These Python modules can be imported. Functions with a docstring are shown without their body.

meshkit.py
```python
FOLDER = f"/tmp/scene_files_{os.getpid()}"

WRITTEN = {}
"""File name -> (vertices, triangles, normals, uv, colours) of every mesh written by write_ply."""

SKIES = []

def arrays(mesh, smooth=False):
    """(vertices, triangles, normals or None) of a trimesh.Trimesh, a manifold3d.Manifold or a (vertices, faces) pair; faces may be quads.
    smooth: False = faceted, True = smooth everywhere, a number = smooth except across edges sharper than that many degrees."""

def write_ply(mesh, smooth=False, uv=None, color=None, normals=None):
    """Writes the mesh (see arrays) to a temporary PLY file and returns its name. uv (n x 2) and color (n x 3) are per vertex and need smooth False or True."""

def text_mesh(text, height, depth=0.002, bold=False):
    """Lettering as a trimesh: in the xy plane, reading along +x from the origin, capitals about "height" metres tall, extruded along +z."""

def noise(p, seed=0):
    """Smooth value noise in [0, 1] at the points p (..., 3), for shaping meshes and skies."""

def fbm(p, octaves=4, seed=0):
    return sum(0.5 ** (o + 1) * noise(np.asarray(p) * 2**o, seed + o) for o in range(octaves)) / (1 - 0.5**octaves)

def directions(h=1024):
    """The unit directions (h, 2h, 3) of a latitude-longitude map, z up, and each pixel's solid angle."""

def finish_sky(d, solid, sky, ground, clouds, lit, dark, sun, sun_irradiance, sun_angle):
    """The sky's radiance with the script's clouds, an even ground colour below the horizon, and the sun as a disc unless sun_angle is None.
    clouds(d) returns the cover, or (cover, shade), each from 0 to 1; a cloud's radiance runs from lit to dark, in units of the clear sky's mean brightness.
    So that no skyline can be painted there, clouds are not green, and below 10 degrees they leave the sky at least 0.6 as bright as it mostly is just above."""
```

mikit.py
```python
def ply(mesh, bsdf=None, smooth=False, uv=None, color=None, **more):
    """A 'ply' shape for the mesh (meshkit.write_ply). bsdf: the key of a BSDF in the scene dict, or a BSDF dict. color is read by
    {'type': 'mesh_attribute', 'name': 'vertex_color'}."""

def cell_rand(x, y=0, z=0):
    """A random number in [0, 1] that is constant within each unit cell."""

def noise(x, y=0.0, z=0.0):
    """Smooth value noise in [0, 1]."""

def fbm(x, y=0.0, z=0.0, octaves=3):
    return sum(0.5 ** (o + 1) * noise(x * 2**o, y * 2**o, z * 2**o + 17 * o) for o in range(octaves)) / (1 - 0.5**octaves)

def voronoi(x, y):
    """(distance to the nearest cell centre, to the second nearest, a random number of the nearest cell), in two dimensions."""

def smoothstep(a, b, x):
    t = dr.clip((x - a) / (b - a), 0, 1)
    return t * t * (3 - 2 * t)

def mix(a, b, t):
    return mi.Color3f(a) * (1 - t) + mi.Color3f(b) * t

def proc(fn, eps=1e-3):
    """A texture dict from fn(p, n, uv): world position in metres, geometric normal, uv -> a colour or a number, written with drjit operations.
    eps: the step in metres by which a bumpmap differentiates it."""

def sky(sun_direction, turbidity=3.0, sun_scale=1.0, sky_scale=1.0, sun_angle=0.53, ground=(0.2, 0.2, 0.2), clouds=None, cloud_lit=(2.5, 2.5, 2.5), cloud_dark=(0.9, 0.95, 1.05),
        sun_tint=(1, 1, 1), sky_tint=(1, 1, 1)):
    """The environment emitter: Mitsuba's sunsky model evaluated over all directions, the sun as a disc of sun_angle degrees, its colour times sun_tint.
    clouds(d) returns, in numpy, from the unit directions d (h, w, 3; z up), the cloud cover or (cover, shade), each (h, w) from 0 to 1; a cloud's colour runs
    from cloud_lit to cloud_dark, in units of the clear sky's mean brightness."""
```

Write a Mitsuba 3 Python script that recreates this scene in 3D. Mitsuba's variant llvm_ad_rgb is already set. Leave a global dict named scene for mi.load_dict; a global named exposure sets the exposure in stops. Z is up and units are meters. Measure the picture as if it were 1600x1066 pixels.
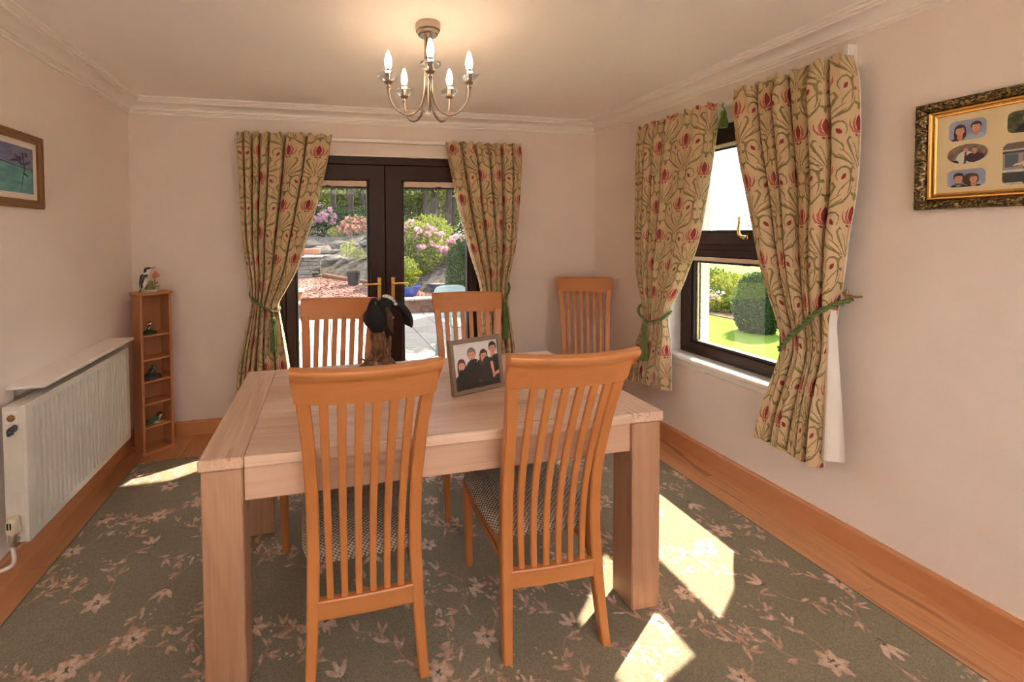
import math
import numpy as np
import trimesh
import drjit as dr
import mitsuba as mi
import mikit
import meshkit
from mikit import proc, noise, fbm, voronoi, cell_rand, smoothstep, mix

T = mi.ScalarTransform4f
PI = math.pi
scene, labels = {}, {}

# ------------------------------------------------------------------ camera, sky, sun, exposure
FOCAL = 700.85                                   # pixels of a 1600 x 1066 frame
PPX, PPY = 667.99, 387.42                        # where the optical axis meets the frame (lens shift)
YAW, PITCH, ROLL = 0.22079, -0.02891, -0.00809
CAM = np.array([1.339, -3.525, 1.438])
_f = np.array([math.sin(YAW) * math.cos(PITCH), math.cos(YAW) * math.cos(PITCH), math.sin(PITCH)])
_r = np.cross(_f, [0, 0, 1]); _r /= np.linalg.norm(_r)
_u = np.cross(_r, _f)
_u = _u * math.cos(ROLL) - _r * math.sin(ROLL)
scene['camera'] = dict(type='perspective', fov=2 * math.degrees(math.atan(800 / FOCAL)), fov_axis='x', near_clip=0.05, far_clip=2000.0,
                       principal_point_offset_x=(800 - PPX) / 1600, principal_point_offset_y=(533 - PPY) / 1066,
                       to_world=T().look_at(origin=CAM.tolist(), target=(CAM + _f).tolist(), up=_u.tolist()))
SUN = np.array([0.835, 0.505, 1.0])
exposure = 0.07


def haze(d):
    c = 0.35 + 0.75 * meshkit.fbm(d * np.array([3, 3, 6.0]) + 5, 4)
    return np.clip(c, 0, 1), 0.25 * meshkit.fbm(d * 4 + 9, 3)


scene['sky'] = mikit.sky(SUN, turbidity=3.0, sun_scale=21.0, sky_scale=24.0, sun_angle=0.6, ground=(0.16, 0.19, 0.09), clouds=haze,
                         cloud_lit=(2.6, 2.6, 2.6), cloud_dark=(1.4, 1.45, 1.5))
BULB = (44.0, 30.5, 19.0)                     # radiance of the candle bulbs

# ------------------------------------------------------------------ helpers: entries and labels


def numbered(k):
    used = lambda x: x in scene or x in labels or any(s.startswith(x + '__') for s in scene)
    if not used(k):
        return k
    i = 1
    while used(f'{k}_{i:03d}'):
        i += 1
    return f'{k}_{i:03d}'


_taken = set()


def key_for(name, parent=None):
    k = f'{parent}__{name}' if parent else name
    if k not in _taken:
        _taken.add(k)
        return k
    i = 1
    while f'{k}_{i:03d}' in _taken:
        i += 1
    k = f'{k}_{i:03d}'
    _taken.add(k)
    return k


def lab(k, label=None, cat=None, group=None, kind=None):
    d = {}
    if label: d['label'] = label
    if cat: d['category'] = cat
    if group: d['group'] = group
    if kind: d['kind'] = kind
    labels[k] = d
    return k


def thing(name, label, cat, group=None):
    return lab(key_for(name), label, cat, group)


def put(name, mesh, bsdf, parent=None, smooth=False, label=None, cat=None, group=None, kind=None, to_world=None, **kw):
    k = key_for(name, parent)
    d = dict(mesh) if isinstance(mesh, dict) else mikit.ply(mesh, bsdf, smooth, **kw)
    if to_world is not None:
        d['to_world'] = to_world
    scene[k] = d
    if label or cat or group or kind:
        lab(k, label, cat, group, kind)
    return k


# ------------------------------------------------------------------ helpers: meshes (vertices, triangles)
def tri(f):
    f = np.asarray(f, int)
    return np.vstack([f[:, [0, 1, 2]], f[:, [0, 2, 3]]]) if f.shape[1] == 4 else f


def join(*ms):
    v, f, n = [], [], 0
    for m in ms:
        a, b = (m.vertices, m.faces) if hasattr(m, 'faces') else m
        v.append(np.asarray(a, float)); f.append(tri(b) + n); n += len(a)
    return np.vstack(v), np.vstack(f)


def move(m, t=(0, 0, 0), rz=0.0, rx=0.0, ry=0.0, s=1.0):
    v, f = (np.array(m.vertices), np.array(m.faces)) if hasattr(m, 'faces') else (np.asarray(m[0], float), m[1])
    v = v * s
    for ang, (i, j) in ((rx, (1, 2)), (ry, (2, 0)), (rz, (0, 1))):
        if ang:
            c, sn = math.cos(ang), math.sin(ang)
            w = v.copy()
            w[:, i], w[:, j] = c * v[:, i] - sn * v[:, j], sn * v[:, i] + c * v[:, j]
            v = w
    return v + np.asarray(t, float), f


def hull(pts):
    h = trimesh.convex.convex_hull(np.asarray(pts, float))
    return np.array(h.vertices), np.array(h.faces)


def box(x0, x1, y0, y1, z0, z1, b=0.0):
    """A box with chamfered edges."""
    x0, x1 = min(x0, x1), max(x0, x1); y0, y1 = min(y0, y1), max(y0, y1); z0, z1 = min(z0, z1), max(z0, z1)
    if not b:
        v = np.array([[x, y, z] for x in (x0, x1) for y in (y0, y1) for z in (z0, z1)], float)
        f = np.array([[0, 1, 3, 2], [4, 6, 7, 5], [0, 4, 5, 1], [2, 3, 7, 6], [0, 2, 6, 4], [1, 5, 7, 3]])
        return v, tri(f)
    b = min(b, 0.49 * min(x1 - x0, y1 - y0, z1 - z0))
    p = []
    for sx, x in ((1, x0), (-1, x1)):
        for sy, y in ((1, y0), (-1, y1)):
            for sz, z in ((1, z0), (-1, z1)):
                p += [[x, y + sy * b, z + sz * b], [x + sx * b, y, z + sz * b], [x + sx * b, y + sy * b, z]]
    return hull(p)


def loft(rings, caps=True, closed=True):
    """Joins rings (k, n, 3) of n points each."""
    r = np.asarray(rings, float)
    k, n = r.shape[:2]
    i, j = np.meshgrid(np.arange(k - 1), np.arange(n if closed else n - 1), indexing='ij')
    j2 = (j + 1) % n
    q = np.stack([i * n + j, i * n + j2, (i + 1) * n + j2, (i + 1) * n + j], -1).reshape(-1, 4)
    f = [tri(q)]
    if caps and closed:
        a = np.arange(1, n - 1)
        f.append(np.stack([a * 0, a + 1, a], 1))
        f.append(np.stack([a * 0, a, a + 1], 1) + (k - 1) * n)
    return r.reshape(-1, 3), np.vstack(f)


def lathe(prof, n=24, centre=(0, 0, 0), squash=None):
    """prof: list of (radius, z) from bottom to top."""
    a = np.arange(n) * 2 * PI / n
    p = np.array(prof, float)
    rings = []
    for r, z in p:
        r = max(r, 1e-5)
        rr = r * (squash(a) if squash else 1)
        rings.append(np.stack([rr * np.cos(a), rr * np.sin(a), np.full(n, z)], 1))
    v, f = loft(rings)
    return v + np.asarray(centre, float), f


def frames(path):
    p = np.asarray(path, float)
    t = np.gradient(p, axis=0)
    t /= np.linalg.norm(t, axis=1, keepdims=True) + 1e-12
    a = np.cross(t[0], [0, 0, 1.0])
    if np.linalg.norm(a) < 1e-3:
        a = np.cross(t[0], [1.0, 0, 0])
    a /= np.linalg.norm(a)
    A = []
    for d in t:
        a = a - d * (a @ d)
        a /= np.linalg.norm(a)
        A.append(a)
    A = np.array(A)
    return p, t, A, np.cross(t, A)


def tube(path, rad, n=8):
    p, t, a, b = frames(path)
    rad = np.broadcast_to(rad, (len(p),))
    g = np.arange(n) * 2 * PI / n
    return loft(p[:, None] + rad[:, None, None] * (np.cos(g)[None, :, None] * a[:, None] + np.sin(g)[None, :, None] * b[:, None]))


def spline(pts, n=40):
    p = np.asarray(pts, float)
    from scipy.interpolate import CubicSpline
    d = np.r_[0, np.cumsum(np.linalg.norm(np.diff(p, axis=0), axis=1))]
    return CubicSpline(d, p)(np.linspace(0, d[-1], n))


def extrude(poly, length, axis='y'):
    """A closed 2-D outline [(a, b)...] drawn in (x, z) and pushed along y by length from 0, or in (y, z) along x."""
    from shapely.geometry import Polygon
    m = trimesh.creation.extrude_polygon(Polygon(poly), length, engine='earcut')
    v, f = np.array(m.vertices), np.array(m.faces)
    if axis == 'y':
        return np.stack([v[:, 0], v[:, 2], v[:, 1]], 1), f[:, ::-1]
    if axis == 'x':
        return np.stack([v[:, 2], v[:, 0], v[:, 1]], 1), f
    return v, f


def blob(c, r, n=2, amp=0.0, freq=3.0, seed=0):
    m = trimesh.creation.icosphere(subdivisions=n, radius=1.0)
    v = np.array(m.vertices)
    if amp:
        v = v * (1 + amp * (meshkit.fbm(v * freq + seed * 7.1, 3, seed)[:, None] - 0.5) * 2)
    return v * np.asarray(r, float) + np.asarray(c, float), np.array(m.faces)


def grid(P):
    """P (rows, columns, 3) -> an open sheet."""
    h, w = P.shape[:2]
    i, j = np.meshgrid(np.arange(h - 1), np.arange(w - 1), indexing='ij')
    q = np.stack([i * w + j, i * w + j + 1, (i + 1) * w + j + 1, (i + 1) * w + j], -1).reshape(-1, 4)
    return P.reshape(-1, 3), tri(q)


def subtract(a, b):
    import manifold3d as m3
    M = lambda m: m3.Manifold(m3.Mesh(np.asarray(m[0], np.float32), np.asarray(tri(m[1]), np.uint32)))
    o = (M(a) - M(b)).to_mesh()
    return np.array(o.vert_properties[:, :3], float), np.array(o.tri_verts)


# ------------------------------------------------------------------ helpers: materials
def C(r, g, b):
    """sRGB 0-255 -> linear rgb."""
    return tuple(((x / 255) / 12.92 if x / 255 <= 0.04045 else ((x / 255 + 0.055) / 1.055) ** 2.4) for x in (r, g, b))


def rgb(c):
    return {'type': 'rgb', 'value': [float(x) for x in c]}


def mat(name, col, rough=0.6, spec=0.4, metallic=0.0, bump=None, bump_eps=1e-3, **kw):
    base = col if isinstance(col, dict) else (proc(col) if callable(col) else rgb(col))
    b = dict(type='principled', base_color=base, roughness=rough, metallic=metallic, **({'specular': spec} if not metallic else {}), **kw)
    if bump is not None:
        b = dict(type='bumpmap', arbitrary=proc(bump, bump_eps), bsdf=b, scale=1.0)
    scene[name] = dict(type='twosided', bsdf=b)
    return name


def F(x):
    return mi.Float(x)


def wood(c0, c1, axis, scale=1.0, figure=0.5, dark=None, seed=0.0):
    """Grain running along the axis (0, 1, 2): broad figure, fine streaks and pores."""
    def fn(p, n, uv):
        q = [F(p.x), F(p.y), F(p.z)]
        l = q[axis]
        a, b = [q[i] for i in range(3) if i != axis]
        w = fbm(l * 1.3 * scale + seed, a * 5 * scale, b * 5 * scale, octaves=3)
        rings = noise((a + 0.6 * b) * 34 * scale + w * 9 * figure + seed * 3, l * 1.1 * scale, b * 9)
        streak = noise(a * 260 * scale, b * 260 * scale, l * 6 * scale)
        t = dr.clip(0.26 * rings + 0.24 * noise((a + 0.7 * b) * 95 * scale + w * 22 * figure, l * 2.2 * scale, b * 20) + 0.26 * streak + 0.75 * (w - 0.38), 0, 1)
        col = mix(c0, c1, t)
        if dark is not None:
            k = smoothstep(0.74, 0.92, noise(a * 120 * scale + 3, b * 120 * scale, l * 3 * scale + seed)) * 0.6
            col = mix(col, dark, k)
        return col
    return fn

# ------------------------------------------------------------------ materials of the room
W, H, YB = 3.64, 2.399, -7.4                     # room: x 0..W, y YB..0, z 0..H


def plaster(c):
    def fn(p, n, uv):
        return mi.Color3f(c) * (0.965 + 0.07 * fbm(F(p.x) * 2.3, F(p.y) * 2.3, F(p.z) * 2.3, octaves=4))
    return fn


mat('paint_wall', plaster((0.785, 0.692, 0.62)), 0.85, 0.2)
mat('paint_ceiling', plaster((0.79, 0.745, 0.695)), 0.9, 0.15)
mat('paint_white', plaster((0.82, 0.76, 0.70)), 0.55, 0.4)
mat('paint_gloss', (0.84, 0.79, 0.74), 0.35, 0.5)
mat('skirting_wood', wood((0.50, 0.215, 0.085), (0.56, 0.26, 0.115), 1, 1.0), 0.45, 0.45)
mat('skirting_wood_x', wood((0.50, 0.215, 0.085), (0.56, 0.26, 0.115), 0, 1.0), 0.45, 0.45)


def laminate(p, n, uv):
    x, y = F(p.x), F(p.y)
    row = dr.floor(x / 0.193)
    tone = cell_rand(row, dr.floor((y + 0.43 * row) / 1.28), 5)
    w = fbm(x * 9 + tone * 31, y * 1.2 + tone * 17, octaves=3)
    g = noise(x * 70 + w * 12, y * 2.2 + tone * 9)
    s = noise(x * 330, y * 5)
    c = mix((0.44, 0.185, 0.075), (0.60, 0.30, 0.135), dr.clip(0.5 * g + 0.25 * s + 0.35 * tone, 0, 1))
    k = smoothstep(0.70, 0.86, noise(x * 26 + w * 5 + tone * 40, y * 1.6 + tone * 13))
    return mix(c, (0.27, 0.105, 0.045), k * 0.6)


mat('floor_laminate', laminate, 0.38, 0.45)
mat('sub_floor', (0.30, 0.15, 0.07), 0.7)
mat('dark_frame', wood((0.017, 0.0065, 0.005), (0.030, 0.0098, 0.0075), 2, 1.0), 0.42, 0.22)
mat('black_rubber', (0.012, 0.012, 0.013), 0.55, 0.25)
mat('brass', (0.78, 0.50, 0.14), 0.25, metallic=1.0)
mat('steel', (0.62, 0.58, 0.54), 0.25, metallic=1.0)
mat('nickel', (0.40, 0.33, 0.28), 0.25, metallic=1.0)
mat('blind_cloth', (0.66, 0.50, 0.40), 0.8, 0.2)
mat('gold_bar', (0.75, 0.60, 0.30), 0.4, 0.5)
scene['pane_glass'] = dict(type='thindielectric', int_ior=1.5)
scene['crystal'] = dict(type='dielectric', int_ior=1.52)

# ------------------------------------------------------------------ the room
DX0, DX1, DZ = 0.985, 2.605, 2.052              # French door opening in the far wall
WY0, WY1, WZ0, WZ1 = -0.868, -1.700, 0.612, 2.105  # window opening in the right wall
TH = 0.34                                        # wall thickness
mat('harling', plaster((0.62, 0.54, 0.50)), 0.95, 0.1)


def wall_with_hole(name, lo, hi, hlo, hhi, axis, t0, t1):
    """axis: the wall's normal (0 or 1); lo/hi and hlo/hhi run along the other axis and z."""
    def b(a0, a1, z0, z1):
        return box(t0, t1, a0, a1, z0, z1) if axis == 0 else box(a0, a1, t0, t1, z0, z1)
    (a0, z0), (a1, z1), (c0, d0), (c1, d1) = lo, hi, hlo, hhi
    ms = [b(a0, c0, z0, z1), b(c1, a1, z0, z1), b(c0, c1, d1, z1)]
    if d0 > z0:
        ms.append(b(c0, c1, z0, d0))
    put(name, join(*ms), 'paint_wall', kind='structure')


TOPZ = 2.62
wall_with_hole('wall_far', (-TH, -0.25), (W + TH, TOPZ), (DX0, -0.25 + 0.25), (DX1, DZ), 1, 0, TH)
put('wall_right', join(*[box(W, W + TH, a, b, c, d) for a, b, c, d in (
    (WY0, 0, -0.25, TOPZ), (WY1, WY0, -0.25, WZ0), (WY1, WY0, WZ1, TOPZ), (YB, WY1, -0.25, TOPZ)    )]), 'paint_wall', kind='structure')
put('wall_left', box(-TH, 0, YB, 0, -0.25, TOPZ), 'paint_wall', kind='structure')
mat('paint_bounce_white', (0.80, 0.80, 0.79), 0.85, 0.2)  # for the unseen rear wall: neutral white to bounce light into the room
put('wall_rear', box(-TH, W + TH, YB - TH, YB, -0.25, TOPZ), 'paint_bounce_white', kind='structure')
SX0, SX1, SY0, SY1 = 1.10, 3.35, -7.0, -3.95      # unseen rooflight behind the camera, placed to light the room
put('ceiling', join(*[box(a, b, c, d, H, H + 0.25) for a, b, c, d in ((-TH, W + TH, SY1, TH), (-TH, W + TH, YB - TH, SY0), (-TH, SX0, SY0, SY1), (SX1, W + TH, SY0, SY1))]), 'paint_ceiling', kind='structure')
# outer render skins, so that the outside of the house is not room paint
fl = put('floor', box(-TH + 0.01, W + TH - 0.01, YB - TH + 0.01, TH - 0.01, -0.25, -0.014), 'sub_floor', kind='structure')
for r in range(19):
    x0, x1 = r * 0.193, min((r + 1) * 0.193, W)
    ys = [YB] + [y for y in np.arange(-7 * 1.28, 1.28, 1.28) - 0.43 * r % 1.28 if YB < y < 0] + [0.0]
    for a, b_ in zip(ys[:-1], ys[1:]):
        if 0.20 < (x0 + x1) / 2 < 3.30 and b_ < -0.75 and a > -3.6:
            continue                             # wholly under the carpet
        put('plank', box(x0 + 0.0006, x1 - 0.0006, a + 0.0006, b_ - 0.0006, -0.014, 0, 0.0008), 'floor_laminate', fl)
put('plank', box(0.193, 3.281, -3.9, -0.9, -0.014, -0.001), 'floor_laminate', fl)

# cornice: one profile (distance from wall, drop from ceiling), mitred round the room
CP = [(0, 0), (0.119, 0), (0.119, 0.013), (0.110, 0.014), (0.106, 0.019), (0.104, 0.026), (0.092, 0.027), (0.091, 0.036)] + \
     [(0.086 - 0.056 * math.sin(t), 0.037 + 0.041 * (1 - math.cos(t))) for t in np.linspace(0.0, PI / 2, 9)] + \
     [(0.020, 0.079), (0.019, 0.090), (0.012, 0.092), (0.010, 0.096), (0.010, 0.103), (0, 0.103)]


def cornice(corner0, corner1, inx, iny):
    """From corner0 to corner1 (x, y of the wall's line); inx / iny: inward offsets of the mitre at either end."""
    rings = []
    for (cx, cy), (ix, iy) in ((corner0, inx), (corner1, iny)):
        rings.append([(cx + a * ix, cy + a * iy, H - b) for a, b in CP])
    return loft(rings)


put('trim_1', cornice((0, 0), (W, 0), (1, -1), (-1, -1)), 'paint_white', kind='structure', smooth=30)
put('trim_2', cornice((W, 0), (W, YB), (-1, -1), (-1, 1)), 'paint_white', kind='structure', smooth=30)
put('trim_3', cornice((0, YB), (0, 0), (1, 1), (1, -1)), 'paint_white', kind='structure', smooth=30)
put('trim_4', cornice((W, YB), (0, YB), (-1, 1), (1, 1)), 'paint_white', kind='structure', smooth=30)

SK = [(0, 0), (0.018, 0), (0.018, 0.092), (0.014, 0.100), (0.009, 0.1035), (0, 0.1035)]


def skirt(c0, c1, i0, i1):
    return loft([[(c0[0] + a * i0[0], c0[1] + a * i0[1], b) for a, b in SK], [(c1[0] + a * i1[0], c1[1] + a * i1[1], b) for a, b in SK]])


put('baseboard_left', skirt((0, YB), (0, 0), (1, 0), (1, -1)), 'skirting_wood', kind='structure')
put('baseboard_right', skirt((W, 0), (W, YB), (-1, -1), (-1, 0)), 'skirting_wood', kind='structure')
put('baseboard_far', join(skirt((0, 0), (DX0, 0), (1, -1), (0, -1)), skirt((DX1, 0), (W, 0), (0, -1), (-1, -1))), 'skirting_wood_x', kind='structure')

# ------------------------------------------------------------------ French doors in the far wall
Y0, Y1 = 0.022, 0.092
GX = (1.102, 1.666, 1.928, 2.488)
GZ0, GZ1 = 0.13, 1.868
d1 = put('door_1', join(box(DX0, DX0 + 0.045, Y0, Y1, 0, DZ, 0.004), box(DX1 - 0.045, DX1, Y0, Y1, 0, DZ, 0.004),
                        box(DX0, DX1, Y0, Y1, DZ - 0.06, DZ, 0.004), box(DX0, DX1, Y0 - 0.01, Y1 + 0.05, -0.02, 0.035, 0.004)), 'dark_frame', kind='structure')
for i, (a, b, g0, g1) in enumerate(((DX0 + 0.047, 1.792, GX[0], GX[1]), (1.794, DX1 - 0.047, GX[2], GX[3]))):
    s0, s1 = Y0 - 0.006 - 0.002 * i, Y1 - 0.006
    lf = put('door_leaf', join(box(a, g0, s0, s1, 0.04, DZ - 0.062, 0.005), box(g1, b, s0, s1, 0.04, DZ - 0.062, 0.005),
                               box(g0 - 0.01, g1 + 0.01, s0, s1, GZ1, DZ - 0.062, 0.005), box(g0 - 0.01, g1 + 0.01, s0, s1, 0.04, GZ0, 0.005)), 'dark_frame', d1)
    w = 0.016
    put('glazing_gasket', join(box(g0 - 0.001, g0 + w, s0 + 0.012, s1, GZ0, GZ1, 0.003), box(g1 - w, g1 + 0.001, s0 + 0.012, s1, GZ0, GZ1, 0.003),
                              box(g0, g1, s0 + 0.012, s1, GZ1 - w, GZ1 + 0.001, 0.003), box(g0, g1, s0 + 0.012, s1, GZ0 - 0.001, GZ0 + w, 0.003)), 'black_rubber', lf)
    put('pane', grid(np.array([[(g0, 0.062, GZ0), (g1, 0.062, GZ0)], [(g0, 0.062, GZ1), (g1, 0.062, GZ1)]], float)), 'pane_glass', lf)
    hx = (1.741, 1.850)[i]
    sg = (-1, 1)[i]
    hp = put('handle_plate', box(hx - 0.015, hx + 0.015, s0 - 0.007, s0 + 0.001, 0.895, 1.105, 0.003), 'brass', lf)
    put('lever', join(tube([(hx, s0, 1.055), (hx, s0 - 0.045, 1.055)], 0.009, 10),
                      tube(spline([(hx - sg * 0.008, s0 - 0.045, 1.055), (hx + sg * 0.05, s0 - 0.047, 1.058), (hx + sg * 0.118, s0 - 0.042, 1.052)], 10), np.linspace(0.010, 0.007, 10), 10)), 'brass', hp, smooth=40)
    if i == 0:
        put('key_ring', tube([(hx + 0.004 + 0.012 * math.sin(t), s0 - 0.016, 0.935 + 0.016 * math.cos(t)) for t in np.linspace(0, 2 * PI, 20)], 0.0014, 6), 'steel', hp, smooth=True)
        put('key', box(hx - 0.003, hx + 0.003, s0 - 0.022, s0 - 0.006, 0.945, 0.965, 0.001), 'steel', hp)
    bl = lab(key_for('roller_blind'), ('beige roller blind wound up at the top of the left French door glass', 'beige roller blind wound up at the top of the right French door glass')[i], 'blind', 'roller blinds on the French doors')
    put('cassette', box(g0 + w, g1 - w, s0 - 0.012, s0 + 0.012, GZ1 - 0.052, GZ1 - 0.004, 0.006), 'blind_cloth', bl)
    put('bottom_bar', box(g0 + w, g1 - w, s0 - 0.014, s0 + 0.012, GZ1 - 0.062, GZ1 - 0.052, 0.003), 'black_rubber', bl)
    cx = (g0 + g1) / 2 + (-0.03, 0.02)[i]
    put('pull_tab', box(cx - 0.018, cx + 0.018, s0 - 0.020, s0 - 0.010, GZ1 - 0.062, GZ1 - 0.044, 0.004), 'dark_frame', bl)
put('trim_5', box(DX0, DX1, -0.004, 0.10, DZ, DZ + 0.012, 0.003), 'paint_gloss', kind='structure')

# ------------------------------------------------------------------ window in the right wall
X0, X1 = 3.735, 3.805
win = put('window_1', join(box(X0, X1, WY0 - 0.05, WY0, WZ0 + 0.012, WZ1, 0.004), box(X0, X1, WY1, WY1 + 0.05, WZ0 + 0.012, WZ1, 0.004),
                           box(X0, X1, WY1, WY0, WZ1 - 0.05, WZ1, 0.004), box(X0, X1, WY1, WY0, WZ0 + 0.012, WZ0 + 0.062, 0.004),
                           box(X0, X1, WY1, WY0, 1.312, 1.372, 0.004)), 'dark_frame', kind='structure')
ga, gb = WY0 - 0.108, WY1 + 0.108
for i, (z0, z1, e0, e1) in enumerate(((WZ0 + 0.05, 1.33, 0.703, 1.283), (1.362, WZ1 - 0.04, 1.436, 1.985))):
    x0 = X0 - 0.012
    sh = put('window_sash', join(box(x0, X1 - 0.01, WY0 - 0.04, ga, z0, z1, 0.004), box(x0, X1 - 0.01, gb, WY1 + 0.04, z0, z1, 0.004),
                                 box(x0, X1 - 0.01, gb - 0.01, ga + 0.01, e1, z1, 0.004), box(x0, X1 - 0.01, gb - 0.01, ga + 0.01, z0, e0, 0.004)), 'dark_frame', win)
    w = 0.016
    put('glazing_gasket', join(box(x0 + 0.01, X1 - 0.012, ga - w, ga + 0.001, e0, e1, 0.003), box(x0 + 0.01, X1 - 0.012, gb - 0.001, gb + w, e0, e1, 0.003),
                              box(x0 + 0.01, X1 - 0.012, gb, ga, e1 - w, e1 + 0.001, 0.003), box(x0 + 0.01, X1 - 0.012, gb, ga, e0 - 0.001, e0 + w, 0.003)), 'black_rubber', sh)
    put('spacer_bar', box(X0 + 0.022, X0 + 0.032, ga - w - 0.009, ga - w, e0 + w, e1 - w), 'gold_bar', sh)
    put('pane', grid(np.array([[(X0 + 0.034, gb, e0), (X0 + 0.034, ga, e0)], [(X0 + 0.034, gb, e1), (X0 + 0.034, ga, e1)]], float)), 'pane_glass', sh)
    bl = lab(key_for('roller_blind'), ('beige roller blind wound up at the top of the lower window pane', 'beige roller blind wound up at the top of the upper window pane')[i], 'blind', 'roller blinds on the window')
    put('cassette', box(x0 - 0.010, x0 + 0.008, gb + w, ga - w, e1 - 0.030, e1 - 0.002, 0.005), 'blind_cloth', bl)
    put('bottom_bar', box(x0 - 0.012, x0 + 0.008, gb + w, ga - w, e1 - 0.040, e1 - 0.030, 0.003), 'black_rubber', bl)
    put('pull_tab', box(x0 - 0.020, x0 - 0.008, -1.42, -1.375, e1 - 0.042, e1 - 0.030, 0.004), 'black_rubber', bl)
    if i == 1:
        hd = put('catch', join(box(x0 - 0.012, x0, -1.40, -1.36, 1.398, 1.424, 0.003)), 'brass', sh)
        put('catch_lever', tube(spline([(x0 - 0.02, -1.38, 1.408), (x0 - 0.04, -1.372, 1.428), (x0 - 0.032, -1.362, 1.475), (x0 - 0.03, -1.360, 1.53)], 14), np.linspace(0.010, 0.007, 14), 8), 'brass', hd, smooth=40)
        put('catch_knob', blob((x0 - 0.02, -1.385, 1.408), (0.013,) * 3, 2), 'steel', hd, smooth=True)
put('window_board', join(box(3.608, X0 + 0.005, WY1 - 0.04, WY0 + 0.035, WZ0 - 0.016, WZ0 + 0.012, 0.006), box(3.626, 3.646, WY1 - 0.02, WY0 + 0.015, WZ0 - 0.052, WZ0 - 0.016, 0.005)),
    'paint_gloss', label='white painted window board under the right-hand window', cat='window sill')
put('trim_6', join(box(W - 0.002, X0 + 0.002, WY0 - 0.001, WY0 - 0.012, WZ0 + 0.012, WZ1, 0.002), box(W - 0.002, X0 + 0.002, WY1 + 0.001, WY1 + 0.012, WZ0 + 0.012, WZ1, 0.002)), 'paint_gloss', kind='structure')
# outer ledge
put('trim_7', box(X1, W + TH + 0.05, WY1 - 0.05, WY0 + 0.05, WZ0 - 0.06, WZ0 + 0.005, 0.01), 'harling', kind='structure')
put('trim_8', join(box(X1 - 0.002, W + TH - 0.001, WY0 - 0.004, WY0 + 0.001, WZ0 + 0.004, WZ1), box(X1 - 0.002, W + TH - 0.001, WY1 - 0.001, WY1 + 0.004, WZ0 + 0.004, WZ1), box(X1 - 0.002, W + TH - 0.001, WY1, WY0, WZ1 - 0.004, WZ1 + 0.001)), 'harling', kind='structure')
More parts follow.
